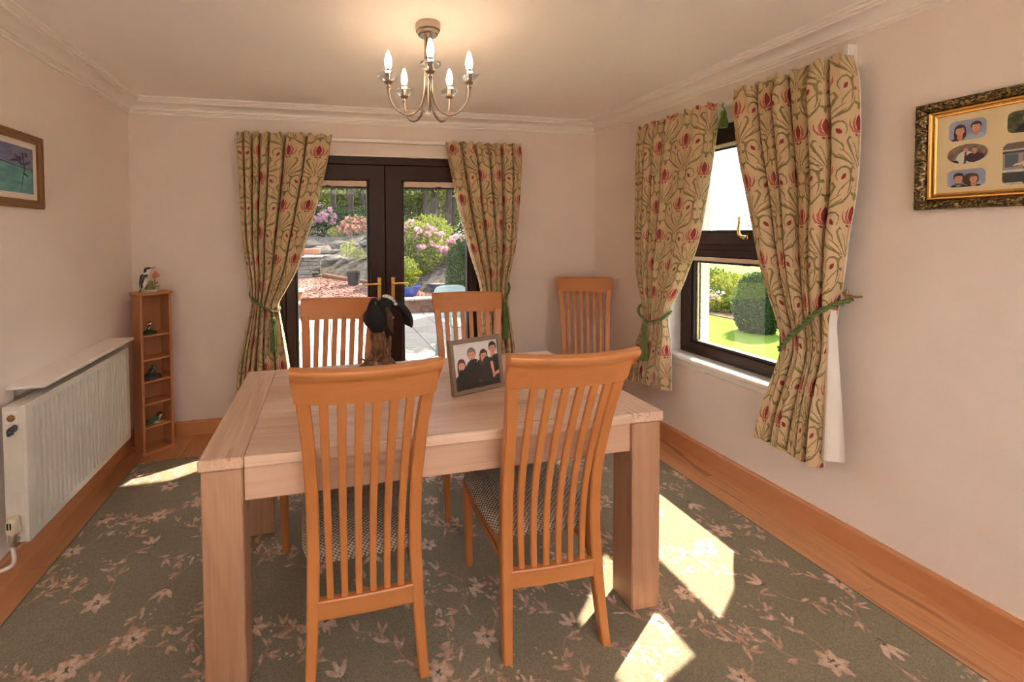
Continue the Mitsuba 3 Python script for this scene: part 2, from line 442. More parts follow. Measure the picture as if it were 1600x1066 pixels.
# rooflight out of view behind the camera, placed to light the room from above
wr = put('unseen_window_2', join(*[box(a, b, c, d, H + 0.20, H + 0.27, 0.004) for a, b, c, d in ((SX0, SX0 + .05, SY0, SY1), (SX1 - .05, SX1, SY0, SY1), (SX0, SX1, SY0, SY0 + .05), (SX0, SX1, SY1 - .05, SY1), (2.20, 2.25, SY0, SY1))]), 'paint_gloss', kind='structure')
put('pane', grid(np.array([[(SX0, SY0, H + .235), (SX1, SY0, H + .235)], [(SX0, SY1, H + .235), (SX1, SY1, H + .235)]], float)), 'pane_glass', wr)

# ------------------------------------------------------------------ pattern tools (distances in metres, written on the cloth's own coordinates)
def d_lens(x, y, cx, cy, ang, L, w, TX=None, TY=None):
    """< 0 inside a pointed leaf of half length L and half width w."""
    dx, dy = x - cx, y - cy
    if TX:
        dx, dy = dx - TX * dr.round(dx / TX), dy - TY * dr.round(dy / TY)
    c, s = math.cos(ang), math.sin(ang)
    u, v = (c * dx + s * dy) / L, c * dy - s * dx
    return dr.abs(v) - w * (1 - u * u)


def d_seg(x, y, ax, ay, bx, by, ra, rb, TX=None, TY=None):
    """Distance to a tapering stroke."""
    dx, dy = x - ax, y - ay
    if TX:
        mx, my = dx - (bx - ax) / 2, dy - (by - ay) / 2
        dx, dy = dx - TX * dr.round(mx / TX), dy - TY * dr.round(my / TY)
    ex, ey = bx - ax, by - ay
    h = dr.clip((dx * ex + dy * ey) / (ex * ex + ey * ey + 1e-12), 0, 1)
    return dr.sqrt(dr.square(dx - ex * h) + dr.square(dy - ey * h)) - (ra + (rb - ra) * h)


def cover(d, e=0.0012):
    return 1 - smoothstep(-e, e, d)


# ------------------------------------------------------------------ carpet
CT, CY0 = 0.84, -3.9
_rs = np.random.default_rng(11)
_fl, _vine, _leaf, _dot = [], [], [], []
for i in range(3):
    for j in range(3):
        fx, fy = (i + 0.5 + _rs.uniform(-.22, .22) + 0.33 * (j % 2)) * CT / 3, (j + 0.5 + _rs.uniform(-.2, .2)) * CT / 3
        a = _rs.uniform(0, 2 * PI)
        _fl.append((fx, fy, a, _rs.uniform(.041, .053), (i + j) % 3 == 2))
for k, (fx, fy, a, R, _s) in enumerate(_fl + _fl):
    b = a + _rs.uniform(-.4, .4) + (2.6 if k >= len(_fl) else 0)
    L = _rs.uniform(.24, .32)
    bend = _rs.choice([-1, 1]) * _rs.uniform(1.2, 2.2)
    pts = [(fx + R * .5 * math.cos(b), fy + R * .5 * math.sin(b))]
    h = b
    for s in range(7):
        h += bend / 7 * (1 if s < 4 else -1.6)
        pts.append((pts[-1][0] + L / 7 * math.cos(h), pts[-1][1] + L / 7 * math.sin(h)))
        q = pts[-1]
        if s in (1, 2, 3, 4, 6):
            sd = 1 if s % 2 else -1
            la = h + sd * _rs.uniform(.5, .9)
            l = _rs.uniform(.022, .036)
            _leaf.append((q[0] + l * 1.1 * math.cos(la), q[1] + l * 1.1 * math.sin(la), la, l, _rs.uniform(.0052, .0085)))
            if s in (2, 4, 6):
                la2 = la + sd * .55
                _leaf.append((q[0] + l * math.cos(la2), q[1] + l * math.sin(la2), la2, l * .8, .006))
    _vine += list(zip(pts[:-1], pts[1:]))
    q, h2 = pts[4], h + bend * .5
    for s in range(6):
        h2 += .16
        q = (q[0] + .021 * math.cos(h2), q[1] + .021 * math.sin(h2))
        _dot.append((q[0] + .006 * math.cos(h2 + 1.6) * (-1) ** s, q[1] + .006 * math.sin(h2 + 1.6) * (-1) ** s, h2 + .7 * (-1) ** s, .012 - .001 * s, .0065 - .0006 * s))


def carpet_fn(p, n, uv):
    x0, y0 = F(p.x), F(p.y)
    wob = 0.0045
    x = x0 + wob * (noise(x0 * 55, y0 * 55) - 0.5) + 0.004 * (noise(x0 * 240, y0 * 240) - 0.5)
    y = y0 + wob * (noise(x0 * 55 + 9, y0 * 55) - 0.5) + 0.004 * (noise(x0 * 240 + 5, y0 * 240) - 0.5)
    dv = mi.Float(1.0)
    for (a, b) in _vine:
        dv = dr.minimum(dv, d_seg(x, y, a[0], a[1], b[0], b[1], .0024, .0024, CT, CT))
    dl = mi.Float(1.0)
    for q in _leaf + _dot:
        dl = dr.minimum(dl, d_lens(x, y, *q, CT, CT))
    df, dc = mi.Float(1.0), mi.Float(1.0)
    for fx, fy, a, R, side in _fl:
        dx, dy = x - fx, y - fy
        dx, dy = dx - CT * dr.round(dx / CT), dy - CT * dr.round(dy / CT)
        c, s = math.cos(a), math.sin(a)
        u, v = c * dx + s * dy, c * dy - s * dx
        if side:
            u = u * 0.9 + R * 0.3
        r, th = dr.sqrt(u * u + v * v + 1e-9), dr.atan2(v, -u)
        if side:                                  # a flower seen from the side: a fan of narrow petals
            lim = R * (0.95 + 0.30 * dr.cos(th * 9)) * (1 - smoothstep(0.9, 1.25, dr.abs(th)))
        else:
            lim = R * (0.84 + 0.20 * dr.cos(th * 6) + 0.05 * dr.cos(th * 18))
        df = dr.minimum(df, r - lim)
        dc = dr.minimum(dc, r - R * (0.26 + 0.08 * dr.cos(th * 5 + 1)))
    base = mix((0.170, 0.148, 0.104), (0.225, 0.198, 0.144), fbm(x0 * 5, y0 * 5, octaves=3))
    pile = noise(x0 * 420, y0 * 420)
    base = base * (0.70 + 0.60 * pile)
    tan, pale = mi.Color3f(0.50, 0.30, 0.21), mi.Color3f(0.66, 0.50, 0.40)
    fl_t = noise(x0 * 75 + 3, y0 * 75)
    c = mix(base, mix(tan, (0.34, 0.19, 0.11), fl_t), cover(dv) * (0.35 + 0.5 * fl_t))
    c = mix(c, mix(tan, pale, smoothstep(0.35, 0.8, fl_t)), cover(dl) * (0.45 + 0.5 * noise(x0 * 150, y0 * 150)))
    c = mix(c, mix(pale, tan, smoothstep(-0.022, 0.0, df) * 0.5 + 0.6 * smoothstep(.5, .9, fl_t)), cover(df) * (0.55 + 0.45 * noise(x0 * 120 + 5, y0 * 120)))
    c = mix(c, (0.10, 0.085, 0.05), cover(dc) * smoothstep(0.35, 0.6, noise(x0 * 130, y0 * 130)))
    return c * (0.88 + 0.24 * noise(x0 * 300 + 7, y0 * 300))


mat('carpet_pile', carpet_fn, 0.95, 0.1)
cp = thing('carpet', 'olive green carpet with pink and tan trailing flowers under the dining table', 'carpet')
put('pile', box(0.148, 3.368, CY0, -0.39, 0, 0.008, 0.003), 'carpet_pile', cp)
mat('carpet_edge', (0.10, 0.12, 0.075), 0.95, 0.1)
put('bound_edge', join(box(0.142, 0.149, CY0, -0.384, 0, 0.0075, 0.002), box(3.367, 3.374, CY0, -0.384, 0, 0.0075, 0.002), box(0.142, 3.374, -0.391, -0.384, 0, 0.0075, 0.002)), 'carpet_edge', cp)
CZ = 0.008

# ------------------------------------------------------------------ dining table
OAK0, OAK1, OAKD = (0.50, 0.285, 0.175), (0.80, 0.60, 0.47), (0.36, 0.18, 0.10)
mat('oak_x', wood(OAK0, OAK1, 0, 0.8, 0.9, OAKD, 2.0), 0.42, 0.45)
mat('oak_y', wood(OAK0, OAK1, 1, 0.8, 1.3, OAKD, 5.0), 0.42, 0.45)
mat('oak_z_shaded', wood((0.31, 0.145, 0.075), (0.53, 0.325, 0.21), 2, 0.8, 1.1, (0.27, 0.13, 0.07), 8.0), 0.45, 0.42)  # same oak for the legs, their weaker light put into a darker colour
mat('oak_apron', wood(OAK0, (0.66, 0.46, 0.345), 0, 0.9, 0.8, OAKD, 11.0), 0.45, 0.42)
tx0, tx1, ty0, ty1, tz0, tz1 = 0.951, 2.571, -2.086, -1.172, 0.730, 0.766
tb = thing('dining_table', 'large pale oak dining table with thick square legs in the middle of the carpet', 'table')
jx = (tx0 + 0.130, tx1 - 0.135)
put('tabletop', box(jx[0] + 0.0012, jx[1] - 0.0012, ty0, ty1, tz0, tz1, 0.003), 'oak_x', tb)
put('end_board', box(tx0, jx[0] - 0.0007, ty0, ty1, tz0, tz1, 0.004), 'oak_y', tb)
put('end_board', box(jx[1] + 0.0007, tx1, ty0, ty1, tz0, tz1, 0.004), 'oak_y', tb)
lx, ly = (0.957, 1.077, 2.443, 2.563), (-2.079, -1.960, -1.295, -1.178)
for a, b in ((lx[0], lx[1]), (lx[2], lx[3])):
    for c, d in ((ly[0], ly[1]), (ly[2], ly[3])):
        put('leg', box(a, b, c, d, CZ, tz0 - 0.001, 0.004), 'oak_z_shaded', tb)
put('apron', box(lx[1] + 0.001, lx[2] - 0.001, ly[0] + 0.012, ly[0] + 0.036, 0.618, tz0 - 0.004, 0.003), 'oak_apron', tb)
put('apron', box(lx[1] + 0.001, lx[2] - 0.001, ly[3] - 0.030, ly[3] - 0.004, 0.618, tz0 - 0.004, 0.003), 'oak_apron', tb)
put('apron', box(lx[0] + 0.004, lx[0] + 0.030, ly[1] + 0.001, ly[2] - 0.001, 0.618, tz0 - 0.004, 0.003), 'oak_y', tb)
put('apron', box(lx[3] - 0.030, lx[3] - 0.004, ly[1] + 0.001, ly[2] - 0.001, 0.618, tz0 - 0.004, 0.003), 'oak_y', tb)
mat('under_board', (0.30, 0.20, 0.14), 0.8)
put('under_panel', box(lx[1], lx[2], ly[1], ly[2], 0.712, tz0 - 0.0005), 'under_board', tb)

# ------------------------------------------------------------------ dining chairs
CH0, CH1 = (0.45, 0.158, 0.045), (0.55, 0.215, 0.068)
mat('chair_wood_z', wood(CH0, CH1, 2, 1.2, 0.4, None, 3.0), 0.36, 0.5)
mat('chair_wood_h', wood(CH0, (0.57, 0.235, 0.078), 0, 1.2, 0.4, None, 6.0), 0.34, 0.5)


def weave(p, n, uv):
    x, y, z = F(p.x), F(p.y), F(p.z)
    u, v = (x + z * 0.5) / 0.0075, (y + z) / 0.0075
    row = dr.floor(v)
    k = dr.sin(u * PI) * dr.sin(v * PI)
    j = noise(x * 160, y * 160, z * 160)
    c = mix((0.14, 0.11, 0.085), (0.56, 0.48, 0.39), smoothstep(-0.35, 0.45, k + 0.5 * (j - 0.5)))
    return c * (0.85 + 0.3 * cell_rand(dr.floor(u), row, 2))


mat('seat_weave', weave, 0.9, 0.15)


def back_y(z):
    return float(np.interp(z, BZ, BY))


BZ = np.linspace(0, 1.1, 60)
_bk = np.array([(0, 0.0), (0.12, 0.022), (0.26, 0.042), (0.40, 0.052), (0.55, 0.045), (0.72, 0.010), (0.90, -0.045), (1.065, -0.100)])
from scipy.interpolate import CubicSpline
BY = CubicSpline(_bk[:, 0], _bk[:, 1])(BZ)


def back_sag(x, z):
    """How far the curved back bows to the rear at x: nothing at the posts, most in the middle and towards the top."""
    return -0.052 * (1 - (x / 0.2275) ** 2) * np.clip((z - 0.15) / 0.9, 0.15, 1.0)


def bar(path, wx, wy, c=0.004):
    """A bar along path (mostly upright) with chamfered rectangular section wx by wy (arrays allowed)."""
    p = np.asarray(path, float)
    k = len(p)
    wx, wy = np.broadcast_to(wx, (k,)) / 2, np.broadcast_to(wy, (k,)) / 2
    R = []
    for i in range(k):
        a, b = wx[i], wy[i]
        R.append([(p[i, 0] + u, p[i, 1] + v, p[i, 2]) for u, v in ((-a + c, -b), (a - c, -b), (a, -b + c), (a, b - c), (a - c, b), (-a + c, b), (-a, b - c), (-a, -b + c))])
    return loft(R)


def make_chair():
    """Parts of a chair: the back posts' feet on the line y = 0, the sitter facing +y."""
    P = []
    z = np.linspace(0, 0.975, 18)
    for s in (-1, 1):
        xc = s * CubicSpline([0, 0.25, 0.58, 0.975], [0.180, 0.168, 0.164, 0.187])(z)
        path = np.stack([xc, [back_y(q) for q in z], z], 1)
        P.append(('back_post', bar(path, np.interp(z, [0, 0.3, 0.975], [0.031, 0.040, 0.040]), np.interp(z, [0, 0.3, 0.6, 0.975], [0.030, 0.040, 0.034, 0.024])), 'chair_wood_z', 35))
    n = 17
    xs = np.linspace(-0.2165, 0.2165, n)
    rings = []
    for x in xs:                                  # top rail: a board with a rounded lip along its rear upper edge
        e = 1 - 0.06 * abs(x) / 0.2275
        sec = [(0.012, 0.952), (0.012, 1.056), (0.007, 1.066), (-0.006, 1.070), (-0.021, 1.069), (-0.031, 1.063), (-0.035, 1.053), (-0.032, 1.042), (-0.023, 1.034), (-0.011, 1.029), (-0.009, 1.020), (-0.009, 0.952)]
        rings.append([(x * (1.0 if zz > 1.02 else 0.965 + 0.03 * (zz - 0.952) / 0.08), back_y(zz) + back_sag(x, zz) + yy, zz) for yy, zz in sec])
    P.append(('top_rail', loft(rings), 'chair_wood_h', 40))
    rings = []
    for x in np.linspace(-0.155, 0.155, 9):
        y = back_y(0.25) + back_sag(x, 0.25)
        rings.append([(x, y + a, b) for a, b in ((0.010, 0.222), (0.013, 0.226), (0.013, 0.280), (0.010, 0.284), (-0.010, 0.284), (-0.013, 0.280), (-0.013, 0.226), (-0.010, 0.222))])
    P.append(('bottom_rail', loft(rings), 'chair_wood_h', 35))
    z = np.linspace(0.270, 0.962, 16)
    for i in range(6):
        t = (i - 2.5) / 2.5
        xc = t * np.interp(z, [0.27, 0.962], [0.113, 0.126])
        path = np.stack([xc, [back_y(q) + back_sag(x, q) for x, q in zip(xc, z)], z], 1)
        P.append(('slat', bar(path, np.interp(z, [0.27, 0.962], [0.0215, 0.0275]), 0.013, 0.003), 'chair_wood_z', 35))
    for s in (-1, 1):
        zz = np.linspace(0, 0.371, 6)
        path = np.stack([s * np.interp(zz, [0, 0.395], [0.180, 0.188]), np.full(6, 0.455), zz], 1)
        P.append(('front_leg', bar(path, np.interp(zz, [0, 0.395], [0.026, 0.036]), np.interp(zz, [0, 0.395], [0.026, 0.036])), 'chair_wood_z', False))
        P.append(('side_rail', loft([[(s * 0.166 + a, 0.055, b) for a, b in ((-0.010, 0.326), (0.010, 0.326), (0.010, 0.372), (-0.010, 0.372))],
                                     [(s * 0.181 + a, 0.44, b) for a, b in ((-0.010, 0.326), (0.010, 0.326), (0.010, 0.372), (-0.010, 0.372))]]), 'chair_wood_h', False))
        P.append(('stretcher', loft([[(s * 0.164 + a, 0.045, b) for a, b in ((-0.008, 0.278), (0.008, 0.278), (0.008, 0.304), (-0.008, 0.304))],
                                     [(s * 0.178 + a, 0.445, b) for a, b in ((-0.008, 0.290), (0.008, 0.290), (0.008, 0.316), (-0.008, 0.316))]]), 'chair_wood_h', False))
    P.append(('front_rail', box(-0.166, 0.166, 0.444, 0.464, 0.326, 0.372, 0.003), 'chair_wood_h', False))
    P.append(('rear_rail', box(-0.150, 0.150, 0.100, 0.116, 0.348, 0.371, 0.003), 'chair_wood_h', False))
    # upholstered seat: domed pad with rounded corners
    R = []
    def outline(grow, m=40):
        o = []
        for k in range(m):
            a = 2 * PI * k / m
            e = 0.32
            cx, cy = np.sign(math.cos(a)) * abs(math.cos(a)) ** e, np.sign(math.sin(a)) * abs(math.sin(a)) ** e
            w = 0.196 + 0.016 * (cy + 1) / 2
            o.append((cx * (w + grow), 0.272 + cy * (0.207 + grow)))
        return o
    for g, zz in ((-0.012, 0.3715), (0.0, 0.376), (0.004, 0.392), (0.003, 0.412), (-0.008, 0.430), (-0.03, 0.440), (-0.08, 0.447), (-0.14, 0.449)):
        R.append([(a, b, zz) for a, b in outline(g)])
    P.append(('seat', loft(R), 'seat_weave', 60))
    return [(nme, mikit.ply(m, bs, sm)) for nme, m, bs, sm in P]


CHAIR = make_chair()


def chair(x, y, deg, label):
    t = thing('dining_chair', label, 'chair', 'slat-back dining chairs')
    for nme, d in CHAIR:
        put(nme, d, None, t, to_world=T().translate([x, y, CZ]).rotate([0, 0, 1], deg))
    return t


chair(1.448, -2.135, 0.8, 'slat-back orange beech chair at the near side of the table, left of the family photo')
chair(2.088, -2.162, -1.8, 'slat-back orange beech chair at the near side of the table, right of the family photo')
chair(1.388, -1.010, 180 - 9.0, 'slat-back orange beech chair at the far side of the table, behind the bird ornament')
chair(2.165, -0.968, 180 - 9.5, 'slat-back orange beech chair at the far side of the table, behind the family photo')
chair(3.355, -0.300, 180 - 28.0, 'slat-back orange beech chair standing in the corner beside the window curtains')

# ------------------------------------------------------------------ curtains
PW, PH = 0.34, 0.39                              # half-drop repeat of the print
_st = lambda pts, w: [(a[0], a[1], b[0], b[1], wa, wb) for a, b, wa, wb in zip(pts[:-1], pts[1:], w[:-1], w[1:])]
_curl = [(0.128, -0.105), (0.137, -0.070), (0.138, -0.030), (0.128, 0.000), (0.108, 0.012), (0.086, 0.010), (0.070, -0.006), (0.066, -0.028), (0.074, -0.044)]
GREEN = _st([(0, -.185), (.022, -.145), (.048, -.105), (.064, -.075), (.055, -.056), (.042, -.062)], [.0015, .004, .008, .008, .0055, .003]) \
    + _st([(0, -.045), (0, -.180)], [.0022, .0022]) + _st([(0, -.165), (.017, -.105), (.030, -.082)], [.002, .0025, .003]) \
    + _st([(.012, -.195), (.060, -.155), (.100, -.128)], [.0015, .0045, .003]) + _st([(.014, -.175), (.055, -.133), (.095, -.105)], [.0012, .0035, .002]) \
    + _st(_curl, [.002, .005, .008, .008, .006, .005, .004, .003, .002]) \
    + _st([(.020, -.265), (.030, -.300), (.060, -.332), (.105, -.352), (.150, -.368)], [.002, .005, .0075, .006, .0015]) \
    + _st([(.030, -.235), (.062, -.262), (.085, -.285), (.092, -.315)], [.0015, .0045, .004, .001]) \
    + _st([(0, -.225), (0, -.300)], [.0015, .0015])
GDROP = [(.036, -.200, 1.2, .014, .0085), (.019, -.238, .6, .012, .008), (0, -.312, PI / 2, .020, .009), (.014, -.300, .6, .012, .006), (.027, -.190, 2.4, .016, .005)]
RED = _st([(.004, -.036), (.024, -.022), (.029, .004), (.018, .034)], [.003, .006, .006, .0015]) \
    + _st([(.006, -.040), (.036, -.030), (.050, -.006), (.050, .018)], [.002, .004, .0042, .001])
REDD = [(0, .002, PI / 2, .037, .017), (0.013, -.049, .5, .010, .005), (.100, -.030, .9, .017, .0095)]


def curtain_fn(p, n, uv):
    s, t = F(uv.x), -F(uv.y)
    px, py, pz = F(p.x), F(p.y), F(p.z)
    s = s + 0.0022 * (noise(s * 130, t * 130) - 0.5)
    t = t + 0.0022 * (noise(s * 130 + 9, t * 130) - 0.5)
    dg, dr_, dd = mi.Float(1), mi.Float(1), mi.Float(1)
    for k in (0, 1):
        u = s - k * PW / 2
        x = dr.abs(u - PW * dr.round(u / PW))
        y = t - k * PH / 2
        for q in [(*g_[:4], g_[4] * .72, g_[5] * .72) for g_ in GREEN]:
            dg = dr.minimum(dg, d_seg(x, y, *q, 1e3, PH))
        for q in GDROP:
            dg = dr.minimum(dg, d_lens(x, y, *q, 1e3, PH))
        for q in RED:
            dr_ = dr.minimum(dr_, d_seg(x, y, *q, 1e3, PH))
        for q in REDD:
            dd = dr.minimum(dd, d_lens(x, y, *q, 1e3, PH))
    th = noise(s * 900, t * 260) * 0.5 + noise(s * 260, t * 900) * 0.5
    c = mix((0.50, 0.365, 0.215), (0.60, 0.45, 0.285), th)
    gr = mix((0.115, 0.095, 0.032), (0.215, 0.175, 0.065), noise(s * 60, t * 60))
    c = mix(c, gr, cover(dg, .0010) * 0.93)
    c = mix(c, mix((0.42, 0.11, 0.075), (0.33, 0.06, 0.05), th), cover(dr_, .0010) * 0.95)
    c = mix(c, mix((0.17, 0.022, 0.03), (0.25, 0.04, 0.04), th), cover(dd, .0010))
    return c


mat('curtain_print', curtain_fn, 0.92, 0.12)
mat('lining_cloth', (0.74, 0.71, 0.67), 0.92, 0.1)
mat('green_cord', lambda p, n, uv: mix((0.035, 0.065, 0.018), (0.13, 0.18, 0.05), noise(F(p.x) * 420, F(p.y) * 420, F(p.z) * 160)), 0.6, 0.4)
mat('bronze', (0.30, 0.20, 0.10), 0.4, metallic=1.0)
FAR = lambda a, z, d: (a, -d, z)
RIGHT = lambda a, z, d: (W - d, a, z)


def curtain(label, place, inner, outer, folds, flat_w, depth0, amp, warp, seed, zbot, tie_z, flap=None):
    """inner / outer: edges as (z, position along the wall); folds: number of pleats; warp > 1 crowds them towards the outer edge."""
    t = thing('curtain', label, 'curtain', 'floral print curtains')
    nz, nu = 96, 460
    I, O = np.array(inner), np.array(outer)
    u = np.linspace(0, 1, nu)
    rs = np.random.default_rng(seed)
    E_ = np.array(folds)                          # where the creases lie, from the inner edge to the outer
    pi_ = np.clip(np.searchsorted(E_, u, side='right') - 1, 0, len(E_) - 2)
    wd = np.diff(E_)[pi_]
    lx_ = (u - E_[pi_]) / wd                      # 0..1 across one pleat
    pw = 2.2 + 14 * wd
    amps = rs.uniform(.75, 1.15, len(E_) - 1)[pi_]
    lean = rs.uniform(-.12, .12, len(E_) - 1)[pi_]
    ztop = I[0, 0]
    Pf, UV = np.zeros((nz, nu, 3)), np.zeros((nz, nu, 2))
    Pb = np.zeros((nz, nu, 3))
    wz = np.linspace(0, 1, nz) ** 1.0
    from scipy.interpolate import PchipInterpolator
    fi, fo = PchipInterpolator(I[::-1, 0], I[::-1, 1]), PchipInterpolator(O[::-1, 0], O[::-1, 1])
    for k, w in enumerate(wz):
        zb = zbot[0] + (zbot[1] - zbot[0]) * u
        z = ztop + (zb - ztop) * w
        zc = float(np.clip(ztop + (np.mean(zbot) - ztop) * w, max(I[-1, 0], O[-1, 0]), ztop))
        ai, ao = float(fi(zc)), float(fo(zc))
        near = math.exp(-((zc - tie_z) / 0.22) ** 2)
        head = math.exp(-((ztop - zc) / 0.07) ** 2)
        x_ = np.clip(lx_ + lean * np.sin(PI * lx_) * math.cos(2.2 * w + seed), 0, 1)
        f = 1 - np.abs(2 * x_ - 1) ** pw
        f2 = 0.10 * np.sin(2 * PI * u * 3.3 + seed + 2.2 * w) + 0.07 * np.sin(2 * PI * u * 7.7 + 2 * seed - 3 * w)
        A = amp * (1 - 0.45 * near) * (1 - 0.45 * head)
        d = depth0 * (1 - 0.28 * near) + A * (f - 0.5) * amps + A * f2
        d += head * 0.007 * np.sin(2 * PI * u * 13 + seed)
        a = ai + (ao - ai) * u
        a = a - (ao - ai) * wd * 0.09 * np.sin(2 * PI * x_) * (1 - head * .6)
        zz = z + head * 0.009 * np.sin(2 * PI * u * 9 + 1.3 * seed) * (1 if w < .05 else .3) + (0.014 * (f - 0.6) * w ** 6)
        Pf[k] = np.stack(place(a, zz, np.maximum(d, 0.012)), 1)
        stretch = 1.0
        UV[k, :, 1] = (ztop - z) * stretch + 0.07 * seed
    ref = Pf[int(nz * 0.25)]
    UV[:, :, 0] = np.r_[0, np.cumsum(np.linalg.norm(np.diff(ref, axis=0), axis=1))] * flat_w + 0.04 * seed
    v, fc = grid(Pf)
    if np.linalg.norm(np.cross(v[fc[0, 1]] - v[fc[0, 0]], v[fc[0, 2]] - v[fc[0, 0]])) > 0:
        pass
    put('printed_face', (v, fc), 'curtain_print', t, smooth=True, uv=UV.reshape(-1, 2))
    Pb = Pf - (np.array(place(0.0, 0.0, 1.0)) - np.array(place(0.0, 0.0, 0.0))) * 0.005
    lin = grid(Pb)
    if flap is not None:
        rows = []
        zs = np.linspace(0, 1, 30)
        for q in zs:
            zc = flap['z0'] + (flap['z1'] - flap['z0']) * q
            a0 = float(fo(np.clip(zc, O[-1, 0], O[0, 0])))
            e = flap['w'] * q ** 0.85
            m = np.linspace(-0.25, 1, 16)
            rows.append(np.stack(place(a0 - e * m, np.full(16, zc) + 0.012 * m * q, depth0 - 0.010 - 0.012 * np.cos(m * 7 + 1.0 * q) * q - 0.030 * m * m), 1))
        lin = join(lin, grid(np.array(rows)))
    put('lining', lin, 'lining_cloth', t, smooth=True)
    return t


BLI = [(2.181, 1.389), (1.986, 1.352), (1.782, 1.303), (1.573, 1.246), (1.39, 1.189), (1.188, 1.122), (1.021, 1.032), (0.924, 0.986), (0.876, 0.993), (0.705, 1.022), (0.519, 1.050), (0.05, 1.10)]
BLO = [(2.181, 0.718), (1.896, 0.729), (1.45, 0.746), (1.067, 0.790), (0.96, 0.795), (0.758, 0.758), (0.524, 0.711), (0.344, 0.691), (0.05, 0.68)]
BRI = [(2.166, 2.264), (1.902, 2.32), (1.62, 2.378), (1.293, 2.465), (0.96, 2.560), (0.86, 2.565), (0.746, 2.555), (0.05, 2.50)]
BRO = [(2.166, 2.900), (1.718, 2.883), (1.365, 2.849), (1.13, 2.804), (1.031, 2.785), (0.894, 2.795), (0.575, 2.825), (0.05, 2.87)]
RLI = [(2.195, -1.340), (2.059, -1.322), (1.784, -1.275), (1.613, -1.240), (1.384, -1.188), (1.198, -1.110), (1.057, -1.041), (0.935, -0.955), (0.845, -0.925), (0.76, -0.945), (0.671, -0.962), (0.40, -0.975), (0.34, -0.98)]
RLO = [(2.215, -0.681), (1.549, -0.67), (1.185, -0.688), (0.912, -0.719), (0.85, -0.722), (0.645, -0.677), (0.389, -0.611), (0.33, -0.605)]
RRI = [(2.205, -1.470), (1.92, -1.507), (1.537, -1.602), (1.196, -1.682), (0.998, -1.722), (0.854, -1.754), (0.715, -1.740), (0.532, -1.700), (0.377, -1.668), (0.33, -1.662)]
RRO = [(2.205, -2.025), (1.826, -2.043), (1.636, -2.035), (1.427, -2.01), (1.209, -1.989), (1.02, -1.960), (0.776, -1.946), (0.396, -1.933), (0.33, -1.93)]
curtain('cream floral curtain with red tulips left of the French doors', FAR, BLI, BLO, [0, .27, .50, .66, .76, .84, .92, 1], 1.0, 0.100, 0.105, 1.0, 1, (0.06, 0.06), 0.92)
curtain('cream floral curtain with red tulips right of the French doors', FAR, BRI, BRO, [0, .19, .37, .54, .72, .86, 1], 1.05, 0.100, 0.105, 1.0, 2, (0.06, 0.06), 0.90)
curtain('cream floral curtain with red tulips on the far side of the right-hand window', RIGHT, RLI, RLO, [0, .58, .72, .83, .92, 1], 1.1, 0.100, 0.080, 2.3, 3, (0.385, 0.345), 0.85)
curtain('cream floral curtain with its white lining showing, on the near side of the right-hand window', RIGHT, RRI, RRO, [0, .27, .43, .55, .72, .88, 1], 1.15, 0.112, 0.100, 1.1, 4, (0.385, 0.355), 0.93, flap=dict(z0=1.09, z1=0.395, w=0.085))

mat('track_white', (0.80, 0.74, 0.70), 0.4, 0.5)
tk = thing('curtain_track', 'white curtain track above the French doors', 'curtain rail')
put('rail', box(0.70, 2.93, -0.045, -0.012, 2.152, 2.182, 0.004), 'track_white', tk)
for x in (0.76, 1.80, 2.88):
    put('bracket', box(x - 0.012, x + 0.012, -0.02, 0.0, 2.150, 2.190, 0.003), 'track_white', tk)
tk = thing('curtain_track', 'white curtain track above the right-hand window', 'curtain rail')
put('rail', box(W - 0.045, W - 0.012, -1.965, -0.60, 2.168, 2.198, 0.004), 'track_white', tk)
put('end_bracket', box(W - 0.050, W, -1.985, -1.960, 2.150, 2.265, 0.003), 'track_white', tk)
put('bracket', box(W - 0.02, W, -1.26, -1.236, 2.160, 2.215, 0.003), 'track_white', tk)


def twist(path, r, parent, name='cord'):
    """Two strands twisted round each other."""
    P = spline(path, 90)
    p, t, a, b = frames(P)
    L = np.r_[0, np.cumsum(np.linalg.norm(np.diff(p, axis=0), axis=1))]
    ms = []
    for s in (0, PI):
        g = L / (r * 7) * 2 * PI + s
        ms.append(tube(p + r * 0.62 * (np.cos(g)[:, None] * a + np.sin(g)[:, None] * b), r * 0.75, 7))
    put(name, join(*ms), 'green_cord', parent, smooth=True)


def tassel(x, y, z0, z1, parent, s=1.0):
    """Hangs from z0 down to z1."""
    h = z0 - z1
    k = put('tassel', lathe([(0.004, z0), (0.006, z0 - .10 * h), (0.015, z0 - .13 * h), (0.0185, z0 - .19 * h), (0.015, z0 - .26 * h), (0.010, z0 - .29 * h), (0.013, z0 - .31 * h), (0.010, z0 - .35 * h),
                          (0.015, z0 - .38 * h), (0.020, z0 - .60 * h), (0.024, z1 + .02 * h), (0.021, z1), (0.0, z1 + .02 * h)][::-1], 26, (x, y, 0), squash=lambda a: s * (1 + 0.10 * np.cos(a * 13))), 'green_cord', parent, smooth=35)
    return k


